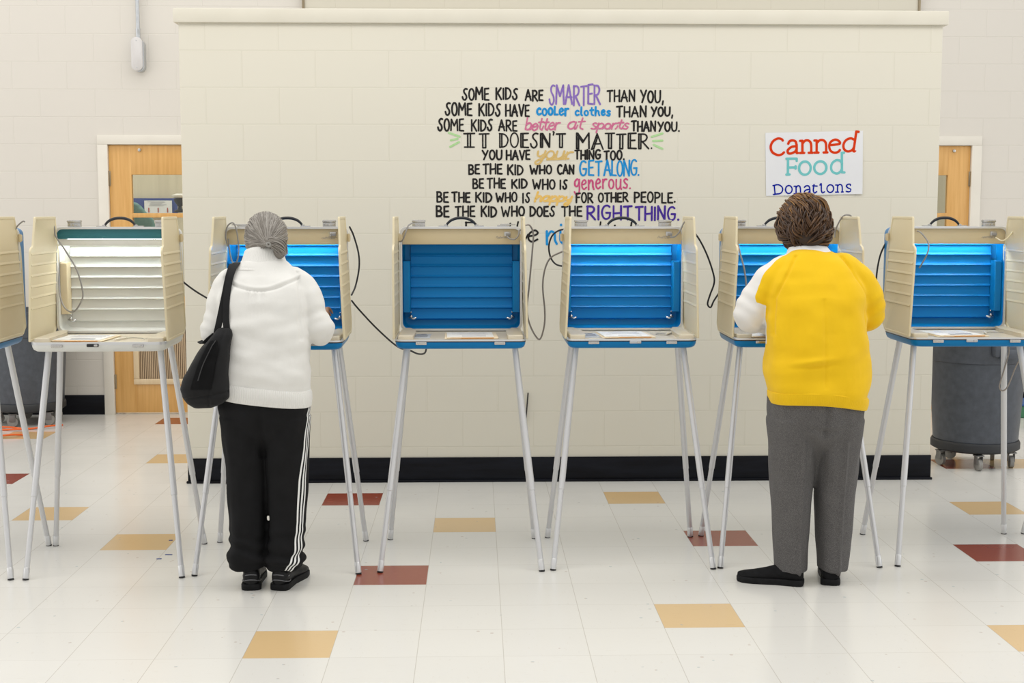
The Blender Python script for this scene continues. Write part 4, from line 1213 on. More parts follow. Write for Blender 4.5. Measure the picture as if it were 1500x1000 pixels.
# ------------------------------------------------------------------ people
def fabric(name, c1, c2, rough=0.85, scale=18, weave=700, wb=0.25, extra=None, sheen=0.2, ribs=0, centre=(0, 0)):
    m = principled(name, c1, rough, 0, 0.25)
    t = NT(m)
    o = t.obj()
    f = t.noise(o, scale, 4)
    col = t.ramp(f, [(0.3, c1), (0.7, c2)])
    if extra: col = extra(t, col)
    t.l(col, t.b.inputs['Base Color'])
    t.b.inputs['Sheen Weight'].default_value = sheen
    h = t.math('ADD', t.math('MULTIPLY', t.noise(o, weave, 2), 0.5), t.math('MULTIPLY', t.noise(o, 45, 3), 0.8))
    if ribs:
        sp = t.n('ShaderNodeSeparateXYZ'); t.l(o, sp.inputs[0])
        an = t.math('ARCTAN2', t.math('SUBTRACT', sp.outputs['Y'], centre[1]), t.math('SUBTRACT', sp.outputs['X'], centre[0]))
        h = t.math('ADD', t.math('MULTIPLY', h, 0.3), t.math('MULTIPLY', t.math('SINE', t.math('MULTIPLY', an, float(ribs))), 0.5))
    t.bump(h, wb, 0.003)
    return m

def attr_mix(name, thresholds, other):
    """extra(): swaps the colour where the named mesh attribute falls in a band"""
    def ex(t, col):
        a = t.n('ShaderNodeAttribute'); a.attribute_name = name
        fac = None
        for lo, hi in thresholds:
            b = t.math('MULTIPLY', t.math('GREATER_THAN', a.outputs['Fac'], lo), t.math('LESS_THAN', a.outputs['Fac'], hi))
            fac = b if fac is None else t.math('MAXIMUM', fac, b)
        k = t.n('ShaderNodeAttribute'); k.attribute_name = name + '_area'
        fac = t.math('MULTIPLY', fac, t.math('GREATER_THAN', k.outputs['Fac'], 0.5))
        return t.mix(fac, col, other)
    return ex

def skin_mat(name, c1, c2):
    m = mottled(name, c1, c2, 0.5, 30, 0.15, 300, 0.001)
    b = m.node_tree.nodes['Principled BSDF']
    b.inputs['Subsurface Weight'].default_value = 0.08
    b.inputs['Subsurface Radius'].default_value = (0.012, 0.005, 0.003)
    return m

def rings_z(bm, tab, n=40, p=2.2):
    """tab: (z, cx, rx, cy, ry[, p])"""
    loft(bm, [ell((r[1], r[3], r[0]), r[2], r[4], n, r[5] if len(r) > 5 else p) for r in tab])

def limb(bm, pts, rads, sub=6, n=20, flat=1.0):
    tube(bm, pts, rads, n, sub, flat=flat, round_ends=True)

def hand(bm, wrist, fwd, up, side, curl=0.6):
    """palm, four fingers and a thumb; side +1 for a right hand"""
    wrist, f, u = Vector(wrist), Vector(fwd).normalized(), Vector(up)
    u = (u - f * u.dot(f)).normalized(); s = f.cross(u) * side       # s points to the little-finger side
    palm = wrist + f * 0.045
    loft(bm, [[wrist + f * q + s * (math.cos(a) * w) + u * (math.sin(a) * h) for a in [2 * PI * k / 16 for k in range(16)]] for q, w, h in
              ((-0.02, .020, .016), (0.0, .025, .017), (0.03, .037, .015), (0.06, .041, .013), (0.085, .040, .011), (0.095, .034, .007))])
    for k, (off, ln, r) in enumerate(((-.030, .072, .0085), (-.010, .080, .0090), (.011, .074, .0086), (.030, .058, .0076))):
        p = wrist + f * (0.085 - 0.003 * abs(k - 1)) + s * off
        c = curl * (1 + .08 * k)
        d = f.copy(); pts = [p - f * 0.012, p]
        for seg, b in ((.44, .5), (.31, 1.0), (.25, .8)):
            d = Quaternion(f.cross(u).normalized(), -c * b) @ d 
            pts.append(pts[-1] + d * ln * seg)
        tube(bm, pts, [r, r, r * .95, r * .88, r * .72], 10, 3, round_ends=True)
    b = wrist + f * 0.025 - s * 0.030
    tube(bm, [b, b + f * 0.022 - s * 0.022 - u * .006, b + f * 0.050 - s * 0.028 - u * .018, b + f * 0.070 - s * 0.022 - u * .028], [.0135, .0115, .0098, .0075], 10, 3, round_ends=True)

def head_shape(bm, c, fwd, up, w=0.076, h=0.112, d=0.095):
    """skull with brow, nose, lips, chin and ears; c is the centre, fwd the way the face looks"""
    c, f, u = Vector(c), Vector(fwd).normalized(), Vector(up).normalized()
    u = (u - f * u.dot(f)).normalized(); s = f.cross(u)
    rot = Matrix((s, f, u)).transposed()
    def at(x, y, z): return c + s * x + f * y + u * z
    ball(bm, at(0, -.008, .022), 1.0, 24, (w, d, .088), rot)
    ball(bm, at(0, .030, -.035), 1.0, 20, (.058, .058, .070), rot)
    ball(bm, at(0, .070, -.088), 1.0, 12, (.024, .020, .020), rot)            # chin
    for x in (-1, 1):
        ball(bm, at(.034 * x, .064, -.018), 1.0, 12, (.024, .020, .020), rot)  # cheeks
        ball(bm, at(.028 * x, .078, .022), 1.0, 12, (.022, .010, .009), rot)   # brow
        ball(bm, at(.076 * x, .0, -.005), 1.0, 12, (.008, .018, .030), rot)    # ears
        ball(bm, at(.074 * x, .004, -.028), 1.0, 10, (.007, .010, .010), rot)
    tube(bm, [at(0, .080, .018), at(0, .094, -.008), at(0, .103, -.026), at(0, .088, -.034)], [.008, .009, .012, .008], 10, 3, round_ends=True)
    ball(bm, at(0, .083, -.054), 1.0, 12, (.024, .010, .005), rot)
    ball(bm, at(0, .082, -.063), 1.0, 12, (.020, .010, .006), rot)
    return at, rot

def eyes(root, at, rot):
    for x in (-1, 1):
        bm = bmesh.new(); ball(bm, at(.030 * x, .072, .004), .0115, 14)
        e = finish('eye', bm, M_EYE, root)
        bm = bmesh.new(); ball(bm, at(.030 * x, .0805, .003), .0055, 12); finish('iris', bm, M_IRIS, e)
M_EYE = principled('eye_white', (0.75, 0.73, 0.70), 0.2); M_IRIS = principled('eye_iris', (0.06, 0.035, 0.02), 0.2)

def strands(bm, paths, r0, n=5):
    for p in paths:
        m = len(p)
        tube(bm, p, [r0 * (0.55 + 0.45 * math.sin(PI * (i + 0.6) / (m + 0.2))) for i in range(m)], n)

def hair_mat(name, stops, rough=0.45):
    m = principled(name, stops[0][1], rough, 0, 0.4)
    t = NT(m)
    g = t.n('ShaderNodeNewGeometry')
    f = t.math('ADD', t.math('MULTIPLY', g.outputs['Random Per Island'], 0.75), t.math('MULTIPLY', t.noise(t.obj(), 40, 2), 0.25))
    t.l(t.ramp(f, stops), t.b.inputs['Base Color'])
    return m

def fold(co, sx, sy, sz, amp, seed):
    return amp * noise.noise(Vector((co.x * sx + seed, co.y * sy - seed, co.z * sz + seed * .7)))

def shoe(root, toe, heel, name, mat, solemat, w=0.046, h=0.085, opening=True):
    toe, heel = Vector(toe), Vector(heel)
    L = (toe - heel).length; f = (toe - heel).normalized(); s = Vector((f.y, -f.x, 0))
    prof = ((-0.035, .010, h * .60, .014), (-0.025, .021, h * .78, .008), (0.0, .030, h * .94, .002), (0.05, .035, h * 1.02, .0), (0.20, .036, h * 1.05, 0), (0.38, .034, h * .92, 0), (0.55, .040, h * .74, 0), (0.75, w, h * .58, 0), (0.90, w * .88, h * .48, .002), (0.985, w * .50, h * .36, .006), (1.0, w * .25, h * .28, .010))
    def ring(t, wd, top, lift, z0):
        c = heel + f * (t * L)
        out = []
        for k in range(20):
            a = 2 * PI * k / 20
            x = math.copysign(abs(math.cos(a)) ** .85, math.cos(a)) * wd
            z = math.sin(a)
            zz = z0 + lift + (top - z0) * (0.5 + 0.5 * math.copysign(abs(z) ** .85, z))
            x *= 1.0 - 0.38 * max(0, z) ** 1.5
            out.append(c + s * x + Vector((0, 0, zz)))
        return out
    bm = bmesh.new(); loft(bm, [ring(t, wd, tp, li, .012) for t, wd, tp, li in prof])
    up = finish(name, bm, mat, root)
    bm = bmesh.new()
    ol = []
    for t, wd, tp, li in prof: ol.append((t, wd + (.006 if t < .1 else .003)))
    path = [(t, x) for t, x in ol] + [(t, -x) for t, x in reversed(ol)]
    pts = [heel + f * ((t * 1.02 - .01) * L) + s * x for t, x in path]
    cc = sum(pts, Vector()) / len(pts)
    loft(bm, [[p * .98 + cc * .02 + Vector((0, 0, 0.0)) for p in pts], [p + Vector((0, 0, .006)) for p in pts], [p + Vector((0, 0, .022)) for p in pts], [p * .97 + cc * .03 + Vector((0, 0, .026)) for p in pts]])
    finish('sole', bm, solemat, up)
    return up, f, s, heel, L

# ---- woman in the white jacket
W0 = Vector((-0.865, 5.50, 0.0))
wm = thing('person', 'person with low grey bun, white jacket and striped black track pants, writing at a booth', 'person', W0)
SKIN_W = skin_mat('brown_skin', (0.30, 0.155, 0.09), (0.26, 0.13, 0.075))
hf, hu = Vector((0.03, 0.80, -0.60)), Vector((0, 0.60, 0.80))
hc = Vector((-0.002, 0.118, 1.425))
bm = bmesh.new()
at_w, rot_w = head_shape(bm, hc, hf, hu, .074)
limb(bm, [(0, .045, 1.27), (0, .075, 1.34), (0, .105, 1.40)], [.060, .052, .050])
rings_z(bm, [(.76, 0, .14, -.01, .10), (.86, 0, .155, -.015, .115), (1.0, 0, .14, -.005, .10), (1.15, 0, .145, .012, .10), (1.25, 0, .13, .03, .088), (1.31, 0, .09, .045, .07)])
for sx in (-1, 1):
    limb(bm, [(.075 * sx, -.005, .82), (.082 * sx, .0, .45), (.064 * sx, -.005, .10)], [.085, .052, .030])
    limb(bm, [(.062 * sx, -.005, .085), (.068 * sx, .05, .048), (.085 * sx, .13, .036)], [.026, .024, .020])
wl, wr = Vector((-.135, .36, 1.045)), Vector((.200, .315, 1.075))
limb(bm, [(-.12, .035, 1.25), (-.170, .03, 1.16), (-.195, .025, 1.07), (-.17, .16, 1.045), wl], [.042, .038, .034, .032, .025])
limb(bm, [(.12, .035, 1.25), (.180, .03, 1.16), (.215, .03, 1.08), (.212, .16, 1.066), wr], [.042, .038, .034, .032, .025])
hand(bm, wl, (.35, .9, -.22), (0, .2, 1), -1, .35)
hand(bm, wr, (-.10, .75, .42), (-.5, -.1, .8), 1, .75)
me = fused(bm, 0.0045, 3)
mesh_thing('body', me, SKIN_W, wm)
eyes(wm, at_w, rot_w)

WHITE = fabric('white_fleece', (0.74, 0.73, 0.695), (0.70, 0.69, 0.655), 0.9, 14, 600, 0.3)
bm = bmesh.new()
rings_z(bm, [(.80, .006, .176, -.02, .136), (.835, .006, .180, -.02, .140), (.87, .006, .186, -.02, .145), (.95, .006, .184, -.015, .142), (1.03, .006, .180, -.008, .138), (1.11, .004, .180, .0, .136), (1.19, .0, .186, .010, .130), (1.245, 0, .180, .020, .118), (1.29, 0, .155, .034, .100), (1.325, -.002, .115, .048, .086), (1.355, -.004, .085, .060, .076)], p=2.5)
limb(bm, [(-.120, .03, 1.262), (-.158, .026, 1.205), (-.188, .015, 1.12), (-.202, .012, 1.065), (-.196, .09, 1.040), (-.165, .25, 1.046), (-.142, .335, 1.048)], [.068, .066, .062, .062, .056, .047, .040])
limb(bm, [(.120, .03, 1.262), (.168, .026, 1.21), (.200, .018, 1.13), (.222, .014, 1.075), (.222, .09, 1.058), (.212, .21, 1.066), (.203, .295, 1.074)], [.070, .068, .062, .062, .056, .046, .038])
me = fused(bm, 0.006, 9)
def wrk(co, n):
    d = fold(co, 5, 5, 14, .009, 2.0) + fold(co, 13, 13, 24, .0045, 7.0) + .006 * noise.noise(Vector((co.x * 9 + co.z * 5, co.y * 6, co.z * 4 - co.x * 7)))
    sd = abs(co.x) / .2
    d += .006 * noise.noise(Vector((co.x * 5, co.y * 5, co.z * 22 + co.x * 6))) * max(0, 1 - abs(co.z - .96) / .20) * (0.4 + 0.8 * sd)     # bunching at the waist
    d += .004 * math.sin(co.z * 120 - co.x * 60 + co.y * 30) * max(0, 1 - (co - Vector((.20, .02, 1.08))).length / .12)
    d += .004 * math.sin(co.z * 120 + co.x * 60 + co.y * 30) * max(0, 1 - (co - Vector((-.20, .02, 1.08))).length / .12)
    if co.y < 0.06:                                                                        # yoke seam and gathers
        zs = 1.290 - 0.052 * (1 - (co.x / .155) ** 2) if abs(co.x) < .155 else 9
        d -= .008 * math.exp(-((co.z - zs) / .0055) ** 2) - .003 * math.exp(-((co.z - zs - .012) / .006) ** 2)
        if co.z < zs and abs(co.x + .01) < .045: d += .004 * math.cos(co.x * 420) * math.exp(-(zs - co.z) / .04)
        for q in (-1, 1):                                                                   # sleeve seams
            xs = q * (.158 - .30 * max(0, co.z - 1.20) ** 1.4 + .02 * max(0, 1.12 - co.z))
            if 1.04 < co.z < 1.315: d -= .007 * math.exp(-((co.x - xs) / .006) ** 2)
    return d
displace(me, wrk)
jk = mesh_thing('jacket', me, WHITE, wm)
def band(name, tab, mat, parent, p=2.5, shift=None, n=96, th=0.006):
    """a knitted band: closed ring, outer and inner face"""
    def rg(r, ins):
        out = ell((r[1], r[3], r[0]), r[2] - ins, r[4] - ins, n, p)
        if shift:
            for q in out: q.z += shift(q)
        return out
    bm = bmesh.new()
    rr = [rg(r, 0) for r in tab] + [rg(r, th) for r in reversed(tab)]
    loft(bm, rr + [rr[0]], cap=False)
    return finish(name, bm, mat, parent)
RIBM = fabric('white_ribbing', (0.74, 0.73, 0.695), (0.70, 0.69, 0.655), 0.9, 14, 600, 0.35, ribs=150)
RIBC = fabric('white_collar_ribbing', (0.74, 0.73, 0.695), (0.70, 0.69, 0.655), 0.9, 14, 600, 0.35, ribs=70, centre=(0, .065))
hemf = lambda q: -.022 * (q.x / .2)
band('hem_band', [(.780, .006, .178, -.018, .138), (.783, .006, .184, -.018, .144), (.81, .006, .188, -.02, .147), (.838, .006, .187, -.02, .147), (.850, .006, .181, -.02, .142)], RIBM, jk, 2.5, hemf)
cf = lambda q: -.030 * (q.y - .06) / .08 * max(0, (q.z - 1.33) / .06)
band('collar', [(1.318, -.004, .122, .050, .094), (1.334, -.004, .104, .056, .087), (1.352, -.004, .090, .064, .080), (1.376, -.005, .083, .074, .075), (1.388, -.005, .081, .080, .074), (1.391, -.005, .079, .082, .072)], RIBC, jk, 2.1, cf)
for wv, dv, nm in ((wl, Vector((.15, .9, .0)), 'cuff'), (wr, Vector((-.05, .85, .08)), 'cuff')):
    d = dv.normalized(); bm = bmesh.new(); tube(bm, [wv - d * .055, wv - d * .03, wv - d * .008], [.040, .037, .036], 24); finish(nm, bm, RIBM, jk)

BLACKP = fabric('black_track_fabric', (0.004, 0.004, 0.0045), (0.007, 0.007, 0.008), 0.85, 12, 500, 0.2, sheen=0.0, extra=
                attr_mix('stripe', [(-.0175, -.0105), (-.0035, .0035), (.0105, .0175)], (0.78, 0.78, 0.76)))
LEGR = [(.082, .064, .060, -.004, .062), (.094, .066, .078, -.010, .076), (.125, .070, .086, -.012, .084), (.16, .074, .076, -.010, .082), (.29, .085, .074, -.005, .086), (.46, .084, .086, .0, .092), (.62, .088, .094, -.005, .105), (.72, .090, .096, -.012, .118)]
LEGL = [(.082, -.078, .058, -.004, .062), (.094, -.080, .076, -.010, .076), (.125, -.080, .084, -.012, .084), (.16, -.079, .074, -.010, .082), (.29, -.078, .075, -.005, .086), (.46, -.082, .086, .0, .092), (.62, -.086, .094, -.005, .105), (.72, -.088, .096, -.012, .118)]
bm = bmesh.new()
rings_z(bm, LEGR, 32, 2.1); rings_z(bm, LEGL, 32, 2.1)
rings_z(bm, [(.56, 0, .10, .01, .05), (.61, 0, .145, -.002, .080), (.655, 0, .168, -.010, .108), (.70, 0, .176, -.015, .125), (.76, 0, .186, -.015, .138), (.80, 0, .184, -.012, .134), (.85, 0, .170, -.01, .125)], 40, 2.3)
me = fused(bm, 0.006, 5)
def wrp(co, n):
    d = fold(co, 13, 13, 2.6, .012, 3.0) + fold(co, 25, 25, 8, .005, 9.0)
    low = max(0, 1 - abs(co.z - .15) / .13)
    d += low * (.007 * math.sin(co.z * 105 + 9 * co.x + 3 * noise.noise(co * 9)))
    if co.y < 0: d -= .010 * math.exp(-(co.x / .012) ** 2) * (1 if .55 < co.z < .79 else 0)       # seat seam
    return d
displace(me, wrp)
xr = lambda z: lerp_tab([(r[0], r[1], r[2], r[3], r[4]) for r in LEGR], z)
def stripe(co):
    cx, rx, cy, ry = xr(co.z)
    cx = lerp_tab([(.60, cx), (.70, .05), (.80, .03)], co.z)[0]; sc_r = lerp_tab([(.60, .078), (.70, .125), (.80, .150)], co.z)[0]
    a = math.atan2(co.y - cy, co.x - cx)
    a0 = lerp_tab([(.05, -1.32), (.11, -1.05), (.16, -.80), (.30, -.74), (.46, -.64), (.62, -.42), (.70, -.22), (.78, -.10)], co.z)[0]
    da = (a - a0 + PI) % (2 * PI) - PI
    return da * sc_r
attr(me, 'stripe', stripe)
attr(me, 'stripe_area', lambda co: 1.0 if abs(stripe(co)) < .085 and co.x > .012 and co.z < .80 else 0.0)
tp = mesh_thing('track_pants', me, BLACKP, wm)
M_SHOE = mottled('black_shoe_leather', (0.005, 0.005, 0.0055), (0.010, 0.010, 0.011), 0.45, 40, 0.2, 200, 0.001, spec=0.22)
M_SOLE = mottled('black_sole', (0.007, 0.007, 0.0075), (0.013, 0.013, 0.014), 0.6, 60, spec=0.15)
M_TRIM = principled('grey_shoe_trim', (0.16, 0.16, 0.17), 0.4)
for sx, toe, heel in ((-1, (-.085, .22, 0), (-.064, -.045, 0)), (1, (.112, .21, 0), (.050, -.050, 0))):
    up, f, s, hl, L = shoe(wm, toe, heel, 'shoe', M_SHOE, M_SOLE, .048, .100)
    bm = bmesh.new()
    for zz, rr in ((.062, .0335), (.040, .036)):
        arcp = [hl + f * (.030 - math.cos(a) * .0425) + s * (math.sin(a) * (rr + .0015)) + Vector((0, 0, zz + .006 * math.cos(a * 2))) for a in [R(-110 + 220 * k / 14) for k in range(15)]]
        tube(bm, arcp, .0022, 6)
    finish('heel_trim', bm, M_TRIM, up)

# grey hair drawn back to a low tie
HAIRW = hair_mat('grey_hair', [(0.0, (0.11, 0.095, 0.08)), (0.35, (0.20, 0.18, 0.155)), (0.7, (0.31, 0.285, 0.255)), (1.0, (0.43, 0.405, 0.37))])
tie = at_w(.030, -.104, -.088)
bm = bmesh.new()
ball(bm, at_w(0, -.014, .026), 1.0, 24, (.083, .098, .091), rot_w)
ball(bm, at_w(.008, -.050, -.046), 1.0, 20, (.066, .034, .050), rot_w)
ball(bm, at_w(.070, -.055, -.082), 1.0, 16, (.026, .030, .036), rot_w)
rnd = random.Random(4)
scalp = finish('hair', bm, mottled('grey_hair_base', (0.16, 0.14, 0.12), (0.22, 0.20, 0.175), 0.6, 60, stretch=(1, .3, .3)), wm)
bm = bmesh.new()
paths = []
for k in range(980):
    az = rnd.uniform(-1, 1) * PI * .98; el = rnd.uniform(-.95, 1.45)
    if abs(az) < .9 and el < .35: continue
    if k % 4 == 0: az, el = -PI * .5 - rnd.random() * .6, rnd.uniform(-1.0, -.2)
    d0 = Vector((math.sin(az) * math.cos(el), math.cos(az) * math.cos(el), math.sin(el)))
    dt = Vector((.22, -.75, -.70)).normalized()
    ax = d0.cross(dt)
    if ax.length < 1e-3: continue
    ang = d0.angle(dt); ax.normalize()
    pts = []
    lift = rnd.uniform(.0, .005)
    for q in range(9):
        t = q / 8
        d = Quaternion(ax, ang * t) @ d0
        p = at_w(d.x * (.083 + lift), -.014 + d.y * (.098 + lift), .026 + d.z * ((.091 if d.z > 0 else .122) + lift))
        e = max(0, (t - .62) / .38)
        p = p.lerp(tie + Vector((rnd.uniform(-.006, .006), rnd.uniform(-.004, .004), rnd.uniform(-.006, .006))), e * e)
        pts.append(p + Vector((1, 0, 0)) * .0025 * math.sin(q * 1.3 + k))
    paths.append(pts)
strands(bm, paths, .0021)
finish('combed_strands', bm, HAIRW, scalp)
bm = bmesh.new()
paths = []
for k in range(240):                     # tail of the bun, brought round to the right
    o = Vector((rnd.uniform(-.012, .012), rnd.uniform(-.010, .010), rnd.uniform(-.016, .016)))
    q_ = rnd.uniform(.75, 1.15)
    P_ = [(.030, -.104, -.088), (.046, -.110, -.076), (.068, -.098, -.078), (.084, -.080, -.086), (.090, -.064, -.102)]
    paths.append(crom([at_w(*p) + o * w for p, w in zip([(.030 + (x - .030) * q_, y, z) for x, y, z in P_], (.3, 1, 1.3, 1.2, .7))], 3))
strands(bm, paths, .0021)
finish('bun_tail', bm, HAIRW, scalp)
bm = bmesh.new()
loft(bm, [[tie + Vector((.004, -.006, .002)) + (Vector((math.cos(a), 0, math.sin(a))) * (.007 + .0045 * math.cos(b)) + Vector((0, 1, 0)) * .005 * math.sin(b)) for b in [2 * PI * j / 10 for j in range(10)]] for a in [2 * PI * k / 24 for k in range(25)]], cap=False)
finish('hair_tie', bm, principled('grey_hair_tie', (0.27, 0.26, 0.24), 0.5), scalp)

# the pen she holds
pw = W0 + wr + Vector((-.035, .09, .055))
bm = bmesh.new(); tube(bm, [pw + Vector((.010, -.03, .060)), pw, pw + Vector((-.016, .055, -.085)), pw + Vector((-.018, .062, -.097))], [.0042, .0042, .0042, .001], 10)
pn = finish('pen', bm, M_FRAME); tag(pn, 'white pen in the right hand of the woman in white', 'pen')

# her tote bag
bag = thing('tote_bag', 'black cloth tote bag hanging from the shoulder of the woman in white', 'bag', (-1.075, 5.385, 0.0))
BAGM = fabric('black_bag_cloth', (0.006, 0.006, 0.0065), (0.010, 0.010, 0.011), 0.75, 20, 600, 0.3, sheen=0.05)
bx = lambda x: x + 1.075
bm = bmesh.new()
sec = [(1.088, -1.000, .024, .022), (1.065, -1.010, .038, .040), (1.02, -1.034, .057, .060), (.96, -1.056, .072, .072), (.90, -1.075, .090, .080), (.85, -1.080, .098, .084), (.815, -1.078, .094, .080), (.79, -1.083, .070, .062), (.772, -1.092, .035, .040)]
loft(bm, [ell((bx(x), 0, z), rx, ry, 28, 3.0) for z, x, rx, ry in sec])
me = fused(bm, .005, 5)
def wrb(co, n):
    d = fold(co, 9, 9, 14, .006, 5) + fold(co, 22, 22, 22, .002, 1)
    if n.y < -.2:
        u = co.x - bx(-1.0) ; 
        zs = lerp_tab([(.77, -.135), (.85, -.125), (1.03, -.055), (1.08, -.02)], co.z)[0]
        d -= .004 * math.exp(-((co.x - bx(-.985) - zs * .55) / .004) ** 2)
        d -= .005 * math.exp(-((co.z - (.825 + .18 * (co.x))) / .004) ** 2)
    return d
displace(me, wrb)
bb = mesh_thing('bag_body', me, BAGM, bag)
bm = bmesh.new()
def outline_pocket(z): return lerp_tab([(.85, -1.128, -1.045), (.95, -1.098, -1.030), (1.035, -1.058, -1.018), (1.05, -1.045, -1.022)], z)
rw = []
for k in range(12):
    z = .855 + (1.045 - .855) * k / 11
    a, b = outline_pocket(z)
    cx_, rx_, ry_ = None, None, None
    row = []
    for q in range(8):
        x = a + (b - a) * q / 7
        zx = lerp_tab(sorted([(s_[0], s_[1], s_[2], s_[3]) for s_ in sec]), z)
        t = max(-1, min(1, (x - zx[0]) / zx[1]))
        yy = -zx[2] * (1 - abs(t) ** 3) ** (1 / 3)
        row.append((bx(x), yy - .006, z))
    rw.append(row)
loft(bm, rw, closed=False, cap=False)
bmesh.ops.solidify(bm, geom=bm.faces[:], thickness=.010)
finish('front_pocket', bm, BAGM, bag)
bm = bmesh.new(); tube(bm, [(bx(rw_[0][0] - 1.075) if False else rw_[0][0] + .022, rw_[0][1] - .009, rw_[0][2]) for rw_ in rw[2:]], .0022, 6)
finish('pocket_zip', bm, M_BLACK, bag)
def strap(pts, w=.026, t=.004):
    ps = crom([Vector(p) for p in pts], 6)
    bm = bmesh.new(); rings = []
    for i, p in enumerate(ps):
        tg = (ps[min(i + 1, len(ps) - 1)] - ps[max(i - 1, 0)]).normalized()
        wd = Vector((1, 0.15, 0)); wd = (wd - tg * wd.dot(tg)).normalized(); nn = tg.cross(wd)
        rings.append([p + wd * (w / 2 * a) + nn * (t / 2 * b) for a, b in ((1, 1), (-1, 1), (-1, -1), (1, -1))])
    loft(bm, rings)
    return finish('strap', bm, BAGM, bag)
o_ = Vector(bag.location)
L_ = lambda x, y, z: Vector((x, y, z)) - o_
strap([L_(-1.036, 5.375, 1.055), L_(-1.022, 5.385, 1.12), L_(-1.004, 5.412, 1.22), L_(-.993, 5.455, 1.300), L_(-.986, 5.520, 1.340), L_(-.985, 5.585, 1.315), L_(-1.0, 5.63, 1.22), L_(-1.04, 5.60, 1.12), L_(-1.09, 5.47, 1.045)])
strap([L_(-.990, 5.372, 1.075), L_(-.997, 5.385, 1.13), L_(-.995, 5.408, 1.22), L_(-.984, 5.450, 1.303), L_(-.972, 5.520, 1.344), L_(-.970, 5.58, 1.322), L_(-.985, 5.62, 1.24)])
strap([L_(-1.106, 5.40, 1.036), L_(-1.085, 5.385, 1.030), L_(-1.065, 5.375, 1.045), L_(-1.04, 5.368, 1.065)], .022)

# ---- person in the yellow sweatshirt
Y0 = Vector((1.41, 5.52, 0.0))
ym = thing('person', 'person with short brown curls, yellow sweatshirt and grey trousers, bent over a booth', 'person', Y0)
SKIN_Y = skin_mat('light_brown_skin', (0.42, 0.235, 0.15), (0.37, 0.20, 0.125))
hf2, hu2 = Vector((-.06, 0.78, -0.62)), Vector((-.03, 0.62, 0.78))
hc2 = Vector((-.030, .130, 1.475))
bm = bmesh.new()
at_y, rot_y = head_shape(bm, hc2, hf2, hu2, .076)
limb(bm, [(-.005, .05, 1.31), (-.012, .08, 1.37), (-.022, .11, 1.43)], [.066, .056, .053])
rings_z(bm, [(.74, 0, .16, -.01, .11), (.86, 0, .185, -.015, .135), (1.02, 0, .178, -.0, .125), (1.18, 0, .17, .02, .115), (1.28, 0, .15, .04, .095), (1.34, -.005, .10, .05, .075)])
for sx in (-1, 1):
    limb(bm, [(.085 * sx, 0, .80), (.094 * sx, .005, .45), (.085 * sx, -.018, .10)], [.090, .056, .030])
limb(bm, [(-.090, -.035, .075), (-.15, -.018, .046), (-.22, .006, .036)], [.026, .023, .019])
limb(bm, [(.080, -.02, .075), (.092, .04, .046), (.11, .12, .036)], [.026, .023, .019])
yl_, yr_ = Vector((-.125, .365, 1.050)), Vector((.085, .370, 1.060))
limb(bm, [(-.14, .055, 1.29), (-.205, .065, 1.20), (-.250, .09, 1.115), (-.20, .25, 1.075), yl_], [.045, .042, .038, .034, .027])
limb(bm, [(.13, .055, 1.30), (.185, .06, 1.22), (.232, .085, 1.12), (.165, .25, 1.080), yr_], [.045, .042, .038, .034, .027])
hand(bm, yl_, (.40, .9, -.16), (0, .1, 1), -1, .4)
hand(bm, yr_, (-.30, .9, -.10), (-.3, 0, .9), 1, .8)
me = fused(bm, 0.0045, 3)
mesh_thing('body', me, SKIN_Y, ym)
eyes(ym, at_y, rot_y)

YEL_C = ((0.82, 0.515, 0.008), (0.78, 0.48, 0.006))
YELLOW = fabric('yellow_sweatshirt_cotton', *YEL_C, 0.9, 10, 600, 0.3, sheen=0.1, extra=attr_mix('white_part', [(0.0, 9.0)], (0.74, 0.72, 0.69)))
YELRIB = fabric('yellow_ribbing', *YEL_C, 0.9, 10, 600, 0.22, sheen=0.1, ribs=170)
bm = bmesh.new()
rings_z(bm, [(.785, .004, .196, -.022, .160), (.82, .003, .207, -.02, .168), (.90, .002, .213, -.012, .168), (1.02, .002, .208, .0, .160), (1.12, .0, .208, .012, .152), (1.20, -.003, .206, .022, .145), (1.26, -.006, .196, .034, .132), (1.31, -.010, .176, .046, .116), (1.350, -.014, .142, .058, .100), (1.378, -.016, .104, .068, .086), (1.393, -.016, .080, .076, .074)], p=2.5)
limb(bm, [(-.13, .05, 1.300), (-.195, .055, 1.245), (-.235, .062, 1.18), (-.258, .075, 1.125), (-.246, .13, 1.100), (-.195, .27, 1.075), (-.14, .34, 1.055)], [.074, .072, .070, .066, .058, .048, .038])
limb(bm, [(.12, .05, 1.312), (.180, .055, 1.255), (.218, .062, 1.185), (.236, .072, 1.125), (.225, .13, 1.105), (.160, .27, 1.082), (.105, .345, 1.065)], [.074, .074, .072, .066, .060, .048, .038])
me = fused(bm, 0.006, 9)
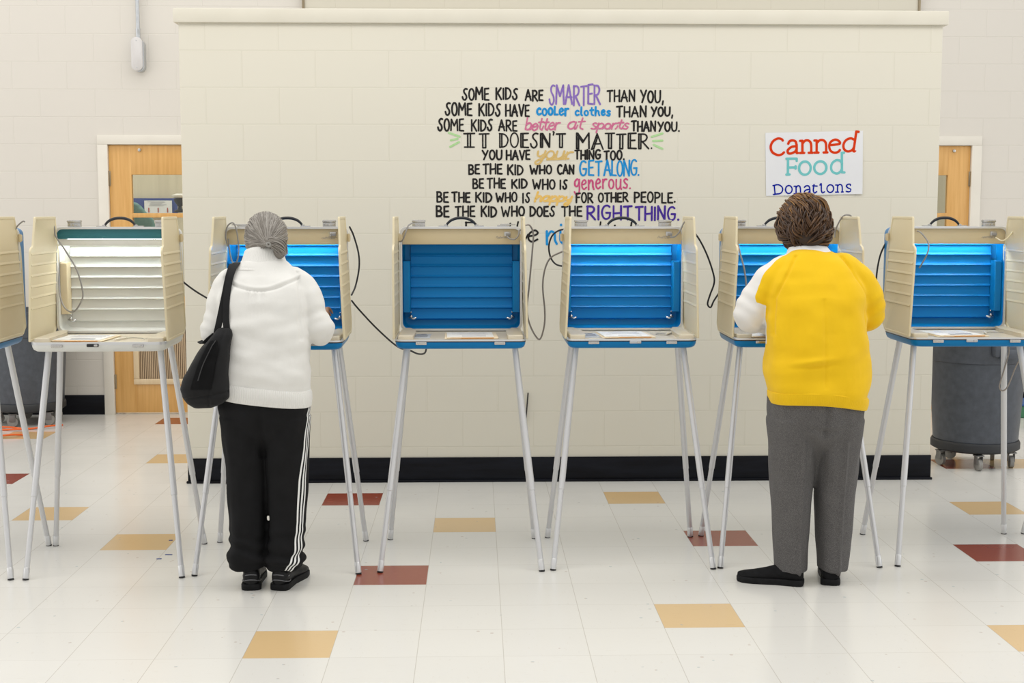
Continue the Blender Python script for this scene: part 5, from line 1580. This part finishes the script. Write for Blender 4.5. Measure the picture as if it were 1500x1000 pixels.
def wry(co, n):
    d = fold(co, 4.5, 4.5, 9, .010, 12.0) + fold(co, 12, 12, 18, .0045, 4.0) + .007 * noise.noise(Vector((co.x * 8 - co.z * 5, co.y * 6, co.z * 4 + co.x * 8)))
    wz = max(0, 1 - abs(co.z - .93) / .15)
    d += .0065 * wz * max(0, noise.noise(Vector((co.x * 4.5 + 3, co.y * 4, co.z * 15 - 5 * abs(co.x + .01) + 1)))) ** .8
    d -= .008 * math.exp(-((co.z - .925 - .10 * (co.x + .1)) / .007) ** 2) * max(0, 1 - abs(co.x + .05) / .11)
    d += .009 * math.exp(-((co.z - .945 - .10 * (co.x + .1)) / .012) ** 2) * max(0, 1 - abs(co.x + .05) / .12)
    for q, c in ((1, Vector((.235, .06, 1.13))), (-1, Vector((-.25, .06, 1.14)))):
        d += .005 * math.sin(co.z * 105 - q * co.x * 70) * max(0, 1 - (co - c).length / .13)
    if co.y < .07:
        for q in (-1, 1):                       # raglan seams
            if 1.05 < co.z < 1.37:
                xs = q * (.195 - .10 * max(0, (co.z - 1.20) / .17) ** 1.1)
                d -= .0075 * math.exp(-((co.x - xs) / .006) ** 2)
        d -= .0035 * math.exp(-((co.x + .004) / .006) ** 2) * (1 if .84 < co.z < 1.2 else 0)
    return d
displace(me, wry)
def whitepart(co):
    yt = lerp_tab([(-.32, -.012), (-.24, .002), (-.15, .026), (-.08, .046), (-.02, .070), (.02, .095), (.05, .15), (.12, .20)], co.x)[0]
    a = (co.y - yt) if co.z > 1.0 else -.05
    b = min(1.168 - co.z - .35 * (co.x + .22), -.213 - co.x) if co.x < 0 and co.z > 1.0 else -.05
    c = co.y - .20
    return max(a, b, c)
attr(me, 'white_part', whitepart)
attr(me, 'white_part_area', lambda co: 1.0)
sw = mesh_thing('sweatshirt', me, YELLOW, ym)
band('hem_band', [(.748, .004, .192, -.020, .154), (.752, .004, .198, -.020, .160), (.775, .004, .204, -.022, .166), (.797, .004, .205, -.022, .168), (.806, .004, .198, -.022, .162)], YELRIB, sw, 2.5,
     lambda q: (.022 * (1 - (q.x / .2) ** 2) if q.y < 0 else 0) - .014 * (q.x / .2))
band('collar', [(1.365, -.018, .104, .072, .086), (1.382, -.020, .092, .080, .078), (1.397, -.022, .084, .088, .073), (1.404, -.022, .080, .092, .069)], fabric('white_shirt_cotton', (0.80, 0.79, 0.77), (0.77, 0.76, 0.74), 0.85), sw, 2.1, lambda q: -.012 * (q.y - .08) / .08)
for wv, dv in ((yl_, Vector((.3, .9, -.1))), (yr_, Vector((-.3, .9, -.05)))):
    d = dv.normalized(); bm = bmesh.new(); tube(bm, [wv - d * .05, wv - d * .03, wv - d * .006], [.040, .037, .034], 24); finish('cuff', bm, WHITE, sw)

def tweed(t, col):
    o = t.obj()
    f = t.noise(t.scale(o, (900, 900, 260)), 1.0, 2, 0.7)
    return t.mix(t.math('MULTIPLY', t.math('GREATER_THAN', f, .52), .55), col, (0.20, 0.19, 0.185))
GREYP = fabric('grey_trouser_wool', (0.082, 0.079, 0.078), (0.070, 0.067, 0.067), 0.85, 16, 500, 0.25, extra=tweed, sheen=0.05)
TR = [(.055, .083, .060, -.004, .076), (.12, .085, .064, -.004, .078), (.24, .089, .074, .0, .084), (.443, .095, .090, .003, .098), (.59, .096, .100, .0, .116), (.70, .095, .106, -.01, .135)]
TL = [(.050, -.092, .067, -.010, .076), (.12, -.092, .069, -.008, .078), (.24, -.092, .076, -.003, .084), (.443, -.091, .090, .003, .098), (.59, -.090, .100, .0, .116), (.70, -.092, .106, -.01, .135)]
bm = bmesh.new()
rings_z(bm, TR, 32, 2.1); rings_z(bm, TL, 32, 2.1)
rings_z(bm, [(.52, .004, .10, .012, .05), (.58, .004, .155, .0, .088), (.63, .004, .182, -.008, .118), (.68, .003, .192, -.014, .140), (.74, 0, .197, -.016, .152), (.79, 0, .195, -.014, .150), (.84, 0, .18, -.01, .135)], 40, 2.3)
me = fused(bm, 0.006, 4)
def wrt(co, n):
    d = fold(co, 12, 12, 2.2, .012, 21.0) + fold(co, 22, 22, 7, .005, 8.0)
    leg = TR if co.x > 0 else TL
    cx, rx, cy, ry = lerp_tab(leg, co.z)
    if co.z < .62: d += .011 * math.exp(-((co.x - cx - (.010 if co.x > 0 else .022)) / .007) ** 2) * (1 if co.y < cy else .6)
    if co.y < 0 and co.z > .60:
        xs = .012 + .10 * (co.z - .62) ** 2
        d -= .011 * math.exp(-((co.x - xs) / .011) ** 2) * min(1, (co.z - .60) / .05)
        for q in (-1, 1):
            zz = .655 + .30 * abs(co.x - xs)
            d -= .005 * math.exp(-((co.z - zz) / .012) ** 2) * max(0, 1 - abs(co.x - xs) / .13)
    return d
displace(me, wrt)
mesh_thing('trousers', me, GREYP, ym)
M_SUEDE = mottled('black_suede', (0.006, 0.006, 0.0065), (0.011, 0.011, 0.012), 0.8, 60, 0.2, 300, 0.001, spec=0.15)
shoe(ym, (-.305, .035, 0), (-.055, -.050, 0), 'shoe', M_SUEDE, M_SOLE, .046, .088)
shoe(ym, (.125, .190, 0), (.066, -.058, 0), 'shoe', M_SUEDE, M_SOLE, .046, .080)

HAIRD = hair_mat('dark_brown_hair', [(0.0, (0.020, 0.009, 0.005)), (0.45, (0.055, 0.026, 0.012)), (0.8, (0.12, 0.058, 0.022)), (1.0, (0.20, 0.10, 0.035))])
HAIRG = hair_mat('lit_golden_brown_hair', [(0.0, (0.035, 0.014, 0.006)), (0.4, (0.11, 0.050, 0.014)), (0.75, (0.22, 0.105, 0.025)), (1.0, (0.34, 0.17, 0.040))])  # upper locks: dyed gold, with light from above painted into the colour
bm = bmesh.new()
ball(bm, at_y(0, -.012, .026), 1.0, 24, (.092, .104, .098), rot_y)
ball(bm, at_y(0, -.050, -.055), 1.0, 20, (.070, .040, .064), rot_y)
cap_ = finish('hair', bm, mottled('dark_hair_base', (0.022, 0.011, 0.006), (0.035, 0.018, 0.009), 0.7, 60), ym)
rnd = random.Random(11)
groups = {0: [], 1: []}
crown = Vector((.12, .02, 1)).normalized()
e1 = crown.orthogonal().normalized(); e2 = crown.cross(e1)
for k in range(1900):
    ph = rnd.uniform(0, 2 * PI); th0 = rnd.uniform(0.02, 2.05); ln = rnd.uniform(.45, .95)
    pts = []; lift = rnd.uniform(-.004, .014)
    d_mid = None
    for q in range(10):
        t = q / 9
        th = th0 + ln * t
        nz = noise.noise(Vector((math.cos(ph) * 1.6, math.sin(ph) * 1.6, th0 * 1.6)))
        pw_ = ph + (.16 * math.sin(th * 5.5 + 7 * nz) + .10 * nz) / max(.35, math.sin(min(th, PI - .3)))
        d = crown * math.cos(th) + (e1 * math.cos(pw_) + e2 * math.sin(pw_)) * math.sin(th)
        if q == 5: d_mid = d.copy()
        vol = lift + .007 * math.sin(th * 7 + 9 * nz) + .006 * math.sin(t * PI)
        rr = 1 + vol / .1
        pts.append(at_y(d.x * .096 * rr, -.016 + d.y * .107 * rr, .020 + d.z * (.103 if d.z > 0 else .125) * rr))
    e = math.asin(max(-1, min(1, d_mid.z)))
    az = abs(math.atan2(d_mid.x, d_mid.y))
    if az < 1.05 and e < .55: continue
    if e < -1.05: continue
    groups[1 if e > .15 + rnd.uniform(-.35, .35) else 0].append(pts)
for key, nm, mm in ((0, 'curls', HAIRD), (1, 'lit_golden_curls', HAIRG)):
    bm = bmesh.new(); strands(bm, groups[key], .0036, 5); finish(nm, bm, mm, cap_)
